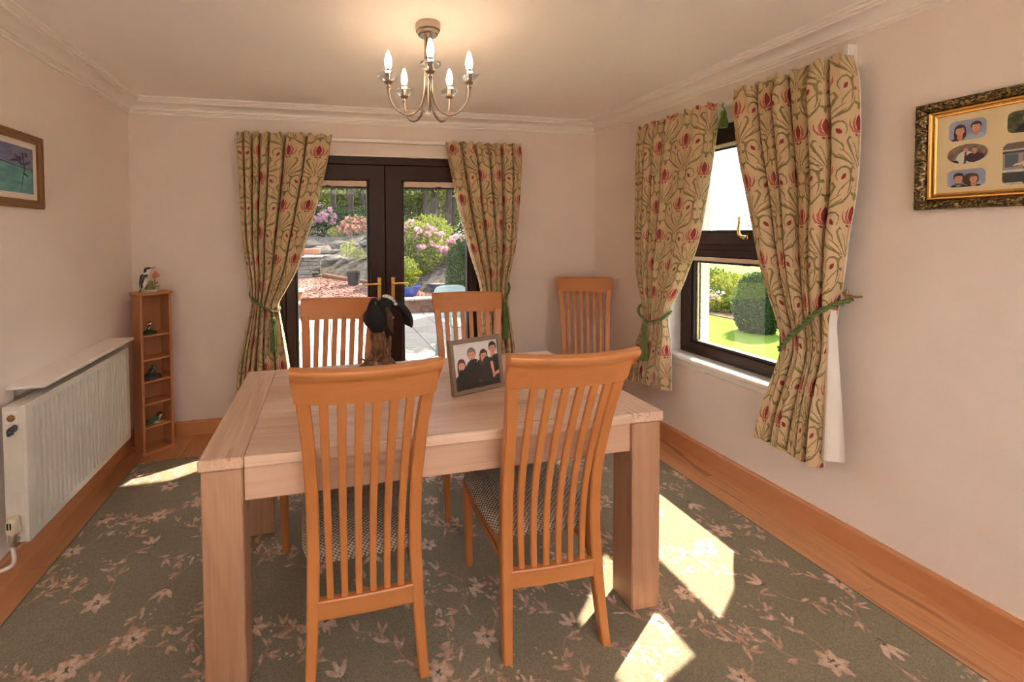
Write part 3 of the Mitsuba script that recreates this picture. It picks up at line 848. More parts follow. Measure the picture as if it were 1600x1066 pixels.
tie = thing('curtain_tie', 'green cord tie-back with a tassel on the curtain left of the French doors', 'curtain tie-back', 'green tie-backs')
twist([(0.800, -0.03, 1.040), (0.800, -0.10, 1.005), (0.850, -0.125, 0.955), (0.910, -0.130, 0.912), (0.960, -0.130, 0.890), (0.990, -0.105, 0.895), (0.985, -0.05, 0.92), (0.90, -0.02, 0.99)], 0.0075, tie)
tassel(0.955, -0.142, 0.885, 0.600, tie)
tie = thing('curtain_tie', 'green cord tie-back with a tassel on the curtain right of the French doors', 'curtain tie-back', 'green tie-backs')
twist([(2.800, -0.03, 1.040), (2.792, -0.10, 1.000), (2.760, -0.125, 0.940), (2.700, -0.130, 0.890), (2.630, -0.130, 0.875), (2.560, -0.105, 0.88), (2.57, -0.05, 0.90), (2.68, -0.02, 0.99)], 0.0075, tie)
tassel(2.738, -0.145, 0.890, 0.590, tie)
tie = thing('curtain_tie', 'green cord tie-back with a tassel on the curtain at the far side of the window', 'curtain tie-back', 'green tie-backs')
twist([(W - 0.03, -0.70, 0.93), (W - 0.10, -0.705, 0.905), (W - 0.135, -0.745, 0.872), (W - 0.145, -0.82, 0.838), (W - 0.140, -0.900, 0.838), (W - 0.10, -0.940, 0.865), (W - 0.03, -0.93, 0.91)], 0.0075, tie)
tassel(W - 0.155, -0.826, 0.835, 0.553, tie)
tie = thing('curtain_tie', 'thick twisted green cord tie-back hooked to the wall on the curtain nearest the camera', 'curtain tie-back', 'green tie-backs')
twist([(W - 0.035, -2.000, 1.135), (W - 0.09, -1.995, 1.120), (W - 0.138, -1.955, 1.085), (W - 0.150, -1.880, 1.000), (W - 0.150, -1.815, 0.925), (W - 0.135, -1.768, 0.868), (W - 0.10, -1.752, 0.848), (W - 0.05, -1.80, 0.90)], 0.0095, tie)
hk = put('hook', tube(spline([(W - 0.001, -2.02, 1.150), (W - 0.05, -2.02, 1.150), (W - 0.085, -2.015, 1.152)], 8), 0.005, 8), 'bronze', tie, smooth=40)
put('finial', join(blob((W - 0.09, -2.028, 1.160), (0.006, 0.020, 0.006), 2), blob((W - 0.09, -2.022, 1.170), (0.006, 0.006, 0.016), 2), blob((W - 0.09, -2.012, 1.168), (0.006, 0.008, 0.010), 2), blob((W - 0.088, -2.022, 1.152), (0.009, 0.009, 0.009), 2)), 'bronze', hk, smooth=True)
tp = thing('blind_tassel', 'small green tassel hanging from the track between the two window curtains', 'tassel')
put('loop', tube([(W - 0.046 - 0.004 * math.sin(t), -1.348 + 0.010 * math.sin(t * 2), 2.185 - 0.055 * (1 - math.cos(t)) / 2) for t in np.linspace(0, PI, 12)], 0.003, 6), 'green_cord', tp)
put('skirt', lathe([(0.0, 2.042), (0.021, 2.045), (0.022, 2.075), (0.016, 2.105), (0.010, 2.112), (0.016, 2.122), (0.012, 2.138), (0.003, 2.142)], 22, (W - 0.050, -1.348, 0), squash=lambda a: 1 + .1 * np.cos(a * 11)), 'green_cord', tp, smooth=35)

# ------------------------------------------------------------------ chandelier
cc = np.array([1.803, -1.503])
ch = thing('chandelier', 'five-arm brushed metal chandelier with glass cups and lit candle bulbs', 'chandelier')
put('ceiling_rose', lathe([(0.0, 2.345), (0.040, 2.345), (0.046, 2.350), (0.048, 2.362), (0.055, 2.366), (0.057, 2.375), (0.057, 2.398), (0.0, 2.399)], 40, (*cc, 0)), 'nickel', ch, smooth=35)
put('stem', lathe([(0.0, 2.030), (0.006, 2.030), (0.006, 2.10), (0.008, 2.11), (0.008, 2.33), (0.016, 2.335), (0.016, 2.348), (0, 2.348)], 16, (*cc, 0)), 'nickel', ch, smooth=35)
put('glass_ball', blob((*cc, 2.010), (0.0215,) * 3, 2), 'crystal', ch)
RB, ZB = 0.189, 2.175
for k in range(5):
    an = -1.750 + k * 2 * PI / 5
    c, s_ = math.cos(an), math.sin(an)
    pt = lambda r, z: (cc[0] + r * c, cc[1] + r * s_, z)
    ax, ay = cc[0] + RB * c, cc[1] + RB * s_
    path = [pt(.013, 2.338), pt(.013, 2.25), pt(.014, 2.17), pt(.018, 2.10), pt(.032, 2.040), pt(.062, 1.995), pt(.100, 1.979), pt(.140, 1.992), pt(.172, 2.025), pt(.187, 2.062), pt(RB, 2.090)]
    am = put('arm', tube(spline(path, 46), 0.0052, 10), 'nickel', ch, smooth=True)
    put('candle_holder', lathe([(0, 2.083), (0.007, 2.083), (0.007, 2.090), (0.010, 2.092), (0.010, 2.097), (0.006, 2.100), (0.006, 2.106), (0.016, 2.111), (0.020, 2.117), (0.0, 2.119)], 20, (ax, ay, 0)), 'nickel', am, smooth=35)
    put('candle_tube', lathe([(0, 2.119), (0.0125, 2.119), (0.0125, 2.172), (0.0, 2.172)], 20, (ax, ay, 0)), 'nickel', am, smooth=35)
    put('glass_cup', lathe([(0.0130, 2.1200), (0.022, 2.1195), (0.036, 2.128), (0.047, 2.143), (0.0455, 2.150), (0.036, 2.156), (0.024, 2.161), (0.020, 2.157), (0.030, 2.150), (0.038, 2.143), (0.031, 2.133), (0.020, 2.126), (0.0135, 2.1225)], 18, (ax, ay, 0),
                           squash=lambda a: 1 + 0.045 * np.cos(a * 9)), 'crystal', am)
    b = mikit.ply(lathe([(0.0, 2.170), (0.0090, 2.171), (0.0115, 2.176), (0.0150, 2.186), (0.0172, 2.198), (0.0165, 2.212), (0.0128, 2.230), (0.0080, 2.245), (0.0035, 2.254), (0.0, 2.256)], 18, (ax, ay, 0)), 'paint_gloss', 40)
    b['emitter'] = dict(type='area', radiance=rgb(BULB))
    put('bulb', b, None, am)

# ------------------------------------------------------------------ radiator and its shelf on the left wall
mat('radiator_enamel', (0.74, 0.70, 0.61), 0.32, 0.5)
mat('valve_plastic', (0.70, 0.62, 0.44), 0.4, 0.5)
rd = thing('radiator', 'cream ribbed panel radiator on the left wall under a white shelf', 'radiator')
ry0, ry1, rz0, rz1, rxf = -1.385, -0.385, 0.180, 0.752, 0.120
N = 25
pitch = (ry1 - ry0 - 0.10) / N
prof = [(ry0, rxf - 0.012), (ry0 + 0.006, rxf - 0.002), (ry0 + 0.012, rxf), (ry0 + 0.05, rxf)]
for i in range(N):
    y = ry0 + 0.05 + i * pitch
    prof += [(y + 0.22 * pitch, rxf), (y + 0.34 * pitch, rxf - 0.014), (y + 0.66 * pitch, rxf - 0.014), (y + 0.78 * pitch, rxf)]
prof += [(ry1 - 0.012, rxf), (ry1 - 0.006, rxf - 0.002), (ry1, rxf - 0.012)]
P = np.array(prof)
flat = np.stack([np.where((P[:, 1] < rxf - 0.005) & (P[:, 0] > ry0 + .03) & (P[:, 0] < ry1 - .03), rxf, P[:, 1]), P[:, 0]], 1)
rows = []
for z, k in ((rz0, 0), (rz0 + 0.03, 0), (rz0 + 0.042, 1), (rz1 - 0.042, 1), (rz1 - 0.03, 0), (rz1 - 0.004, 0), (rz1, -1)):
    xx = P[:, 1] if k == 1 else flat[:, 0] - (0.004 if k == -1 else 0)
    rows.append(np.stack([xx, P[:, 0], np.full(len(P), z)], 1))
put('front_panel', grid(np.array(rows)[:, ::-1]), 'radiator_enamel', rd, smooth=30)
put('rear_panel', box(0.040, 0.055, ry0 + 0.01, ry1 - 0.01, rz0, rz1 - 0.004, 0.003), 'radiator_enamel', rd)
for y in (ry0, ry1):
    s_ = 1 if y == ry0 else -1
    ep = put('end_panel', box(0.040, rxf - 0.010, y, y + s_ * 0.004, rz0 + 0.004, rz1 - 0.002, 0.0015), 'radiator_enamel', rd)
tg = put('top_grille', join(*[box(0.055, rxf - 0.008, ry0 + 0.004 + i * 0.0124, ry0 + 0.0115 + i * 0.0124, rz1 - 0.010, rz1 - 0.001) for i in range(80)]), 'radiator_enamel', rd)
pl = put('blanking_plug', lathe([(0, -0.004), (0.016, -0.004), (0.017, 0.004), (0.010, 0.006), (0.0, 0.006)], 20), None, rd) if False else None
put('blanking_boss', box(0.052, 0.098, ry0 - 0.004, ry0, rz1 - 0.075, rz1 - 0.018, 0.002), 'paint_gloss', rd)
v, f = lathe([(0, 0), (0.0135, 0), (0.0135, 0.006), (0.011, 0.009), (0, 0.009)], 20)
put('vent_plug', (np.stack([v[:, 0] + 0.075, ry0 - 0.004 - v[:, 2], v[:, 1] + rz1 - 0.047], 1), f[:, ::-1]), 'bronze', rd, smooth=35)
# thermostatic valve, tail and pipe
tv = put('valve_head', lathe([(0, 0.240), (0.021, 0.240), (0.0235, 0.246), (0.0215, 0.285), (0.0180, 0.300), (0.0, 0.302)], 24, (0.078, -1.407, 0)), 'valve_plastic', rd, smooth=40)
put('valve_slot', join(*[box(0.078 + a - 0.0018, 0.078 + a + 0.0018, -1.4325, -1.425, 0.266, 0.290, 0.0008) for a in (-0.006, 0.004)]), 'black_rubber', tv)
put('valve_body', join(lathe([(0, 0.185), (0.011, 0.185), (0.012, 0.205), (0.016, 0.208), (0.016, 0.226), (0.013, 0.240), (0, 0.240)], 18, (0.078, -1.407, 0)),
                       tube([(0.078, -1.407, 0.212), (0.080, ry0, 0.205)], 0.011, 14), tube([(0.080, ry0 - 0.012, 0.208), (0.080, ry0 - 0.003, 0.206)], 0.016, 6)), 'steel', rd, smooth=35)
put('pipe', tube(spline([(0.078, -1.407, 0.188), (0.078, -1.407, 0.135), (0.074, -1.412, 0.112), (0.055, -1.425, 0.104), (0.0, -1.440, 0.104)], 24), 0.0078, 12), 'paint_gloss', rd, smooth=True)
mag = thing('dog_magnet', 'small dark dog-shaped magnet stuck on the end of the radiator', 'magnet')
mat('dark_pewter', (0.035, 0.04, 0.05), 0.4, 0.5)
put('figure', join(blob((0.078, ry0 - 0.006, 0.658), (0.016, 0.006, 0.011), 2, .25, 2, 1), blob((0.068, ry0 - 0.007, 0.648), (0.011, 0.006, 0.012), 2, .25, 2, 2), blob((0.086, ry0 - 0.007, 0.668), (0.010, 0.006, 0.008), 2, .2, 2, 3),
                      blob((0.064, ry0 - 0.005, 0.636), (0.007, 0.004, 0.008), 1), blob((0.076, ry0 - 0.005, 0.641), (0.006, 0.004, 0.007), 1)), 'dark_pewter', mag, smooth=True)
sf = thing('radiator_shelf', 'white shelf fixed to the left wall above the radiator', 'shelf')
put('board', box(0.0, 0.148, -1.300, -0.375, 0.792, 0.810, 0.005), 'paint_gloss', sf)
for y in (-1.235, -0.46):
    put('bracket', join(box(0.0, 0.006, y - 0.012, y + 0.012, 0.735, 0.792, 0.002), box(0.0, 0.085, y - 0.010, y + 0.010, 0.786, 0.792, 0.002), hull([(0.004, y - 0.002, 0.745), (0.004, y + 0.002, 0.745), (0.075, y - 0.002, 0.787), (0.075, y + 0.002, 0.787), (0.004, y - 0.002, 0.787), (0.004, y + 0.002, 0.787)])), 'steel', sf)

# ------------------------------------------------------------------ narrow shelf tower in the far left corner
TA = math.radians(39.0)
tw = thing('shelf_tower', 'tall narrow open beech shelf unit in the corner beside the radiator', 'shelf unit')
mat('tower_wood', wood((0.38, 0.155, 0.062), (0.47, 0.205, 0.09), 2, 1.0, 0.4, None, 4.0), 0.42, 0.45)
mat('tower_wood_h', wood((0.40, 0.165, 0.066), (0.49, 0.215, 0.095), 0, 1.0, 0.4, None, 9.0), 0.42, 0.45)
TO = (0.150, -0.300, 0)
tl = lambda m: move(m, TO, rz=TA)
put('plinth', tl(box(-0.004, 0.206, -0.004, 0.168, 0, 0.022, 0.004)), 'tower_wood_h', tw)
for x in (0.006, 0.182):
    put('side_panel', tl(box(x, x + 0.016, 0.008, 0.158, 0.022, 1.053, 0.0015)), 'tower_wood', tw)
put('back_panel', tl(box(0.022, 0.182, 0.150, 0.157, 0.022, 1.053)), 'tower_wood', tw)
put('top_board', tl(box(-0.006, 0.210, -0.006, 0.166, 1.053, 1.071, 0.006)), 'tower_wood_h', tw)
SZ = (0.790, 0.632, 0.486, 0.336, 0.182)
for z in SZ:
    put('shelf', tl(box(0.0222, 0.1818, 0.014, 0.150, z - 0.013, z, 0.0015)), 'tower_wood_h', tw)

# bird figurines
mat('bird_black', (0.012, 0.013, 0.016), 0.35, 0.5)
mat('bird_white', (0.72, 0.68, 0.62), 0.4, 0.5)
mat('bird_red', (0.40, 0.02, 0.015), 0.4, 0.5)
mat('bird_green', (0.015, 0.05, 0.022), 0.35, 0.5)
mat('bird_grey', (0.17, 0.17, 0.18), 0.4, 0.5)
mat('moss', lambda p, n, uv: mix((0.06, 0.075, 0.02), (0.24, 0.22, 0.10), noise(F(p.x) * 160, F(p.y) * 160, F(p.z) * 160)), 0.6)
mat('petal_pink', (0.55, 0.22, 0.14), 0.5)
mat('china_base', (0.55, 0.53, 0.46), 0.35, 0.5)
mat('dark_stone', (0.035, 0.035, 0.038), 0.35, 0.5)


def body(spine, radii, n=14, flat=1.0):
    """A continuous bird body: rings along a spine; flat < 1 narrows it sideways."""
    p, t, a, b = frames(spline(spine, 22))
    r = np.interp(np.linspace(0, 1, 22), np.linspace(0, 1, len(radii)), radii)
    g = np.arange(n) * 2 * PI / n
    return loft(p[:, None] + r[:, None, None] * (flat * np.cos(g)[None, :, None] * a[:, None] + np.sin(g)[None, :, None] * b[:, None]))


def fin(root, tip, wid, th, side):
    """A flat tapering plate (wing, tail feather) from root to tip; side: direction of its width."""
    r, t_, sd = np.asarray(root, float), np.asarray(tip, float), np.asarray(side, float)
    sd = sd / np.linalg.norm(sd)
    nn = np.cross(t_ - r, sd); nn /= np.linalg.norm(nn)
    pts = []
    for k, w in ((0, .7), (.3, 1.0), (.7, .8), (1, .25)):
        c = r + (t_ - r) * k
        for a in (-1, 1):
            for b in (-1, 1):
                pts.append(c + sd * a * wid * w / 2 + nn * b * th * (1 - .6 * k) / 2)
    return hull(pts)


def figure(name, label, cat, lx, ly, z, rot, parts, group=None):
    """parts: (name, mesh, bsdf, smooth) in the figurine's own frame, facing +x, standing at the origin; a part (name, ..., holder) is a sub-part."""
    t = thing(name, label, cat, group)
    c, s = math.cos(TA), math.sin(TA)
    at = (TO[0] + c * lx - s * ly, TO[1] + s * lx + c * ly, z)
    for nme, m, bs, sm in parts:
        put(nme, move(m, at, rz=TA + rot), bs, t, smooth=sm)
    return t


# woodpecker on the top: clings to a stump, beak up to the right
figure('woodpecker_figurine', 'black and white woodpecker figurine with a pink flower on top of the shelf unit', 'figurine', 0.092, 0.080, 1.071, 0.0, [
    ('base', lathe([(0, 0), (0.048, 0), (0.050, 0.006), (0.046, 0.013), (0, 0.016)], 24, squash=lambda a: 1 + .06 * np.cos(3 * a)), 'china_base', 40),
    ('stump', join(body([(-0.006, 0.004, 0.01), (0.004, 0.004, 0.04), (0.014, 0.004, 0.072)], [0.026, 0.017, 0.012]), blob((0.022, 0.0, 0.026), (0.018, 0.016, 0.012), 2, .3, 3, 4)), 'moss', True),
    ('body', body([(-0.052, 0, 0.012), (-0.042, 0, 0.040), (-0.028, 0, 0.075), (-0.020, 0, 0.108), (-0.010, 0, 0.136), (0.004, 0, 0.150), (0.012, 0, 0.151)], [0.004, 0.012, 0.019, 0.021, 0.016, 0.0165, 0.010], 16), 'bird_white', True),
    ('wing', join(fin((-0.026, -0.017, 0.118), (-0.050, -0.010, 0.030), 0.030, 0.010, (1, 0, 0.2)), fin((-0.034, 0.015, 0.118), (-0.052, 0.008, 0.030), 0.028, 0.010, (1, 0, 0.2))), 'bird_black', False),
    ('wing_bar', join(*[box(-0.052 + .004 * k, -0.020 + .004 * k, -0.0235, -0.019, 0.050 + .016 * k, 0.055 + .016 * k, 0.001) for k in range(4)]), 'bird_white', False),
    ('crown', join(blob((-0.004, 0, 0.158), (0.017, 0.014, 0.008), 2), blob((-0.022, 0, 0.140), (0.010, 0.013, 0.020), 2)), 'bird_black', True),
    ('nape_patch', blob((-0.018, 0, 0.155), (0.006, 0.010, 0.006), 2), 'bird_red', True),
    ('beak', body([(0.010, 0, 0.153), (0.024, 0, 0.158), (0.044, 0, 0.166)], [0.0055, 0.0035, 0.0008], 8), 'bird_grey', True),
    ('tail', fin((-0.045, 0, 0.040), (-0.062, 0, -0.001), 0.018, 0.005, (0, 1, 0)), 'bird_black', False),
    ('flower', join(*[blob((0.040 + .012 * math.cos(a), 0.012 * math.sin(a), 0.108 + .013 * math.sin(a * 1.3)), (0.012, 0.009, 0.015), 1, .2, 3, i) for i, a in enumerate(np.arange(5) * 1.26)]), 'petal_pink', True),
    ('flower_stem', join(tube(spline([(0.02, 0, 0.02), (0.032, 0, 0.06), (0.038, 0, 0.10)], 8), 0.003, 6), fin((0.03, 0, 0.05), (0.058, 0, 0.062), 0.016, 0.003, (0, 1, 0.2)), fin((0.03, 0, 0.03), (0.060, -0.01, 0.036), 0.016, 0.003, (0, 1, 0.2))), 'moss', False),
])
figure('woodpecker_figurine', 'tiny black and white bird figurine on a green base inside the shelf unit', 'figurine', 0.082, 0.072, SZ[0], 0.2, [
    ('base', lathe([(0, 0), (0.044, 0), (0.045, 0.006), (0.034, 0.016), (0.016, 0.024), (0, 0.026)], 20, squash=lambda a: 1 + .12 * np.cos(4 * a)), 'bird_green', 40),
    ('body', body([(-0.020, 0, 0.022), (-0.012, 0, 0.040), (-0.002, 0, 0.058), (0.006, 0, 0.070), (0.013, 0, 0.072)], [0.003, 0.011, 0.012, 0.0095, 0.006], 12), 'bird_white', True),
    ('wing', fin((-0.004, -0.010, 0.062), (-0.022, -0.006, 0.022), 0.016, 0.007, (1, 0, 0.2)), 'bird_black', False),
    ('crown', blob((0.003, 0, 0.076), (0.011, 0.009, 0.005), 2), 'bird_black', True),
    ('beak', body([(0.012, 0, 0.073), (0.022, 0, 0.074)], [0.003, 0.0006], 6), 'bird_grey', True),
    ('leaf', join(blob((0.020, 0, 0.030), (0.014, 0.010, 0.010), 1, .3, 3, 1), blob((0.026, 0.004, 0.042), (0.008, 0.008, 0.008), 1, .3, 3, 2)), 'moss', True),
])
figure('dipper_figurine', 'small dark bird ornament on a round black base on the third shelf of the unit', 'figurine', 0.095, 0.072, SZ[2], 0.3, [
    ('base', lathe([(0, 0), (0.054, 0), (0.056, 0.008), (0.048, 0.020), (0.026, 0.030), (0, 0.034)], 24, squash=lambda a: 1 + .05 * np.cos(3 * a)), 'dark_stone', 40),
    ('body', body([(-0.022, 0, 0.032), (-0.006, 0, 0.044), (0.004, 0, 0.060), (0.008, 0, 0.076), (0.006, 0, 0.088)], [0.005, 0.017, 0.018, 0.012, 0.007], 14), 'dark_stone', True),
    ('breast', blob((0.012, -0.006, 0.066), (0.010, 0.010, 0.012), 2), 'bird_grey', True),
    ('beak', body([(0.012, 0, 0.082), (0.026, -0.004, 0.080)], [0.003, 0.0006], 6), 'bird_grey', True),
])
figure('magpie_figurine', 'small bird figurine with a long dark green tail on the fifth shelf of the unit', 'figurine', 0.098, 0.060, SZ[4], 0.05, [
    ('body', body([(-0.030, 0, 0.018), (-0.004, 0, 0.022), (0.020, 0, 0.030), (0.032, 0, 0.046), (0.040, 0, 0.052)], [0.010, 0.016, 0.019, 0.014, 0.007], 14), 'bird_white', True),
    ('wing', join(fin((0.018, -0.014, 0.034), (-0.060, -0.010, 0.018), 0.026, 0.010, (0.1, 0.3, 1)), fin((0.018, 0.014, 0.034), (-0.060, 0.010, 0.018), 0.026, 0.010, (0.1, -0.3, 1))), 'bird_green', False),
    ('tail', fin((-0.018, 0, 0.024), (-0.084, 0, 0.010), 0.026, 0.010, (0, 1, 0)), 'bird_green', False),
    ('crown', join(blob((0.031, 0, 0.056), (0.014, 0.013, 0.009), 2), blob((0.020, 0, 0.048), (0.009, 0.012, 0.013), 2)), 'bird_black', True),
    ('beak', body([(0.042, 0, 0.053), (0.056, 0, 0.048)], [0.004, 0.0008], 6), 'bird_black', True),
    ('leg', join(tube([(0.022, -0.006, 0.014), (0.028, -0.007, 0)], 0.0022, 6), tube([(0.022, 0.006, 0.014), (0.028, 0.007, 0)], 0.0022, 6)), 'bird_grey', True),
    ('stand', box(-0.01, 0.052, -0.014, 0.014, 0, 0.004, 0.0015), 'bird_white', False),
])


# ------------------------------------------------------------------ flat prints: shapes painted one over another in the print's own 0..1 coordinates
def paint(shapes, base, aspect=1.0, grain=0.10):
    """shapes: ('e', x, y, rx, ry, angle, colour) ellipse | ('b', x0, y0, x1, y1, colour) box | ('c', x0, y0, x1, y1, r0, r1, colour) stroke; y up; x in units of the height."""
    def fn(p, n, uv):
        x, y = F(uv.x) * aspect, F(uv.y)
        x = x + 0.006 * (noise(x * 40, y * 40) - 0.5); y = y + 0.006 * (noise(x * 40 + 7, y * 40) - 0.5)
        c = base(x, y) if callable(base) else mi.Color3f(base)
        for q in shapes:
            if q[0] == 'e':
                ca, sa = math.cos(q[5]), math.sin(q[5])
                dx, dy = x - q[1], y - q[2]
                d = (dr.sqrt(dr.square((ca * dx + sa * dy) / q[3]) + dr.square((ca * dy - sa * dx) / q[4])) - 1) * min(q[3], q[4])
                col = q[6]
            elif q[0] == 'b':
                d = dr.maximum(dr.maximum(q[1] - x, x - q[3]), dr.maximum(q[2] - y, y - q[4]))
                col = q[5]
            else:
                d = d_seg(x, y, *q[1:7])
                col = q[7]
            c = mix(c, col, cover(d, 0.006))
        return c * (1 - grain / 2 + grain * noise(x * 60, y * 60))
    return fn


SKIN, SKIN2, HAIR, HAIRB, BLK = C(205, 150, 125), C(190, 128, 105), C(60, 38, 30), C(92, 58, 40), (0.012, 0.012, 0.014)


def person(x, y, h, hair, top, w=1.0, long=False, face=SKIN, grey=None):
    """Head and shoulders: (x, y) centre of the face, h its height."""
    q = []
    if long:
        q.append(('e', x, y - .35 * h, .50 * h, .95 * h, 0, hair))
    q += [('e', x, y - 1.75 * h, 1.00 * h * w, 1.05 * h, 0, top), ('c', x, y - .2 * h, x, y - .75 * h, .22 * h, .26 * h, SKIN2)]
    q += [('e', x, y + .14 * h, .46 * h, .50 * h, 0, hair), ('e', x, y - .06 * h, .36 * h, .47 * h, 0, face),
          ('c', x - .20 * h, y + .34 * h, x + .2 * h, y + .36 * h, .10 * h, .10 * h, hair),
          ('e', x - .14 * h, y + .03 * h, .05 * h, .03 * h, 0, HAIR), ('e', x + .14 * h, y + .03 * h, .05 * h, .03 * h, 0, HAIR), ('e', x, y - .12 * h, .05 * h, .07 * h, 0, SKIN2), ('e', x, y - .28 * h, .13 * h, .03 * h, 0, C(165, 85, 80))]
    return q


def sheet(o, ex, ey):
    """A one-sided rectangle with corner o and edges ex, ey; uv from 0 to 1."""
    o, ex, ey = (np.asarray(a, float) for a in (o, ex, ey))
    return (np.array([o, o + ex, o + ex + ey, o + ey]), np.array([[0, 1, 2], [0, 2, 3]])), np.array([[0, 0], [1, 0], [1, 1], [0, 1]], float)


def frame_moulding(o, ex, ey, nn, prof):
    """Four mitred lengths of moulding round the rectangle o, ex, ey; prof: [(inward, outward from the wall)]; returns four meshes."""
    o, ex, ey, nn = (np.asarray(a, float) for a in (o, ex, ey, nn))
    ux, uy = ex / np.linalg.norm(ex), ey / np.linalg.norm(ey)
    cs = [(o, ux + uy), (o + ex, -ux + uy), (o + ex + ey, -ux - uy), (o + ey, ux - uy)]
    out = []
    for k in range(4):
        (a, da), (b, db) = cs[k], cs[(k + 1) % 4]
        out.append(loft([[a + da * i + nn * h for i, h in prof], [b + db * i + nn * h for i, h in prof]]))
    return out


# picture on the left wall
mat('picture_wood', wood((0.10, 0.042, 0.014), (0.19, 0.085, 0.028), 1, 1.2, 0.5, None, 7.0), 0.4, 0.45)
mat('mount_cream', (0.74, 0.66, 0.58), 0.85)
lp = thing('wall_picture', 'framed print of a dark tree in a teal field on the left wall', 'picture')
o, ex, ey = (0.001, -1.62, 1.575), (0, 0.609, 0), (0, 0, 0.338)
for m in frame_moulding(o, ex, ey, (1, 0, 0), [(0, 0), (0, 0.016), (0.006, 0.022), (0.020, 0.020), (0.030, 0.012), (0.038, 0.012), (0.038, 0)]):
    put('frame_side', m, 'picture_wood', lp)
m, uvs = sheet((0.008, -1.584, 1.611), (0, 0.537, 0), (0, 0, 0.266))
put('mount', m, 'mount_cream', lp)
mat('teal_print', paint([('c', .05, .62, 1.02, .52, .012, .006, C(40, 38, 70)), ('c', .62, -.02, .74, .52, .006, .012, C(35, 30, 55)), ('c', .74, .52, .70, .85, .02, .03, C(40, 36, 66)), ('c', .66, .62, .50, .80, .035, .02, C(48, 42, 80)), ('c', .74, .62, .92, .72, .03, .012, C(50, 46, 84)), ('c', .55, .70, .35, .66, .03, .012, C(44, 40, 72)),
                    ('c', .72, .44, .84, .38, .03, .012, C(38, 34, 62)), ('e', .80, .84, .05, .06, 0, C(56, 50, 88)), ('e', .62, .74, .05, .05, 0, C(38, 34, 62))],
                    lambda x, y: mix(mix(C(70, 128, 132), C(104, 158, 156), noise(x * 7, y * 14)), mix(C(88, 92, 128), C(112, 116, 150), noise(x * 6, y * 18)), smoothstep(.60, .68, y + .10 * x)), 1.0, .25), 0.5)
m, uvs = sheet((0.0095, -1.552, 1.640), (0, 0.476, 0), (0, 0, 0.208))
uvs = uvs * np.array([2.0, 1.0]) - np.array([1.0, 0.0])
put('print', m, 'teal_print', lp, uv=uvs)

# multi-photo frame on the right wall
def ornate(p, n, uv):
    y, z, x = F(p.y), F(p.z), F(p.x)
    f = 0.6 * noise(y * 190, z * 190, x * 190) + 0.4 * noise(y * 420, z * 420, x * 420)
    return mix((0.035, 0.026, 0.012), (0.36, 0.24, 0.08), smoothstep(.45, .72, f))


mat('ornate_gilt', ornate, 0.38, metallic=0.6)
mat('gilt', (0.72, 0.40, 0.12), 0.32, metallic=1.0)
mat('mount_ivory', (0.68, 0.56, 0.34), 0.85)
rp = thing('wall_picture', 'ornate dark gilt frame holding several family photos on the right wall', 'picture')
PY0, PY1, PZ0, PZ1 = -2.845, -2.203, 1.520, 1.929
XW = W - 0.001
R3 = lambda a, z, d: (XW - d, PY1 - a, z)        # a: distance to the right of the frame's outer left edge
LW, LH = PY1 - PY0, PZ1 - PZ0


def ornate_side(c0, c1, d0, d1, nseg):
    """A carved moulding: a rounded band whose face is broken up by leaves and scrolls."""
    prof = [(0.000, 0.000), (0.000, 0.018), (0.004, 0.024), (0.010, 0.027), (0.016, 0.0275), (0.022, 0.026), (0.028, 0.022), (0.033, 0.015), (0.036, 0.012), (0.036, 0)]
    rings = []
    for k in range(nseg + 1):
        t = k / nseg
        a = np.array(c0) + (np.array(c1) - np.array(c0)) * t
        dd = np.array(d0) + (np.array(d1) - np.array(d0)) * t
        r = []
        for i, (q, h) in enumerate(prof):
            pt_ = np.array([a[0] + dd[0] * q, a[1] + dd[1] * q])
            if 2 <= i <= 7:
                w = meshkit.noise(np.array([pt_[0] * 95, pt_[1] * 95, 3.0])) - 0.5 + 0.6 * (meshkit.noise(np.array([pt_[0] * 210, pt_[1] * 210, 8.0])) - 0.5)
                h = h + 0.011 * w
            r.append(R3(pt_[0], pt_[1], h))
        rings.append(r)
    return loft(rings)


cs = [((0, PZ0), (1, 1)), ((LW, PZ0), (-1, 1)), ((LW, PZ1), (-1, -1)), ((0, PZ1), (1, -1))]
for k in range(4):
    (a, da), (b, db) = cs[k], cs[(k + 1) % 4]
    put('carved_side', ornate_side(a, b, da, db, 150 if k % 2 == 0 else 100), 'ornate_gilt', rp, smooth=50)
for m in frame_moulding(R3(0.036, PZ0 + 0.036, 0), (0, -(LW - 0.072), 0), (0, 0, LH - 0.072), (-1, 0, 0), [(0, 0), (0, 0.014), (0.004, 0.018), (0.009, 0.0175), (0.012, 0.013), (0.012, 0)]):
    put('gilt_fillet', m, 'gilt', rp)
bd = []
for k in range(4):
    (a, da), (b, db) = cs[k], cs[(k + 1) % 4]
    A, B = np.array(a) + np.array(da) * 0.0505, np.array(b) + np.array(db) * 0.0505
    nb = int(np.linalg.norm(B - A) / 0.0056)
    for i in range(nb + 1):
        q = A + (B - A) * i / nb
        c_ = R3(q[0], q[1], 0.011)
        bd.append(box(c_[0] - 0.002, c_[0] + 0.004, c_[1] - 0.0017, c_[1] + 0.0017, c_[2] - 0.0017, c_[2] + 0.0017))
put('bead_strip', join(*bd), 'gilt', rp)
put('bead_ground', join(*frame_moulding(R3(0.048, PZ0 + 0.048, 0), (0, -(LW - 0.096), 0), (0, 0, LH - 0.096), (-1, 0, 0), [(0, 0), (0, 0.008), (0.006, 0.008), (0.006, 0)])), 'black_rubber', rp)
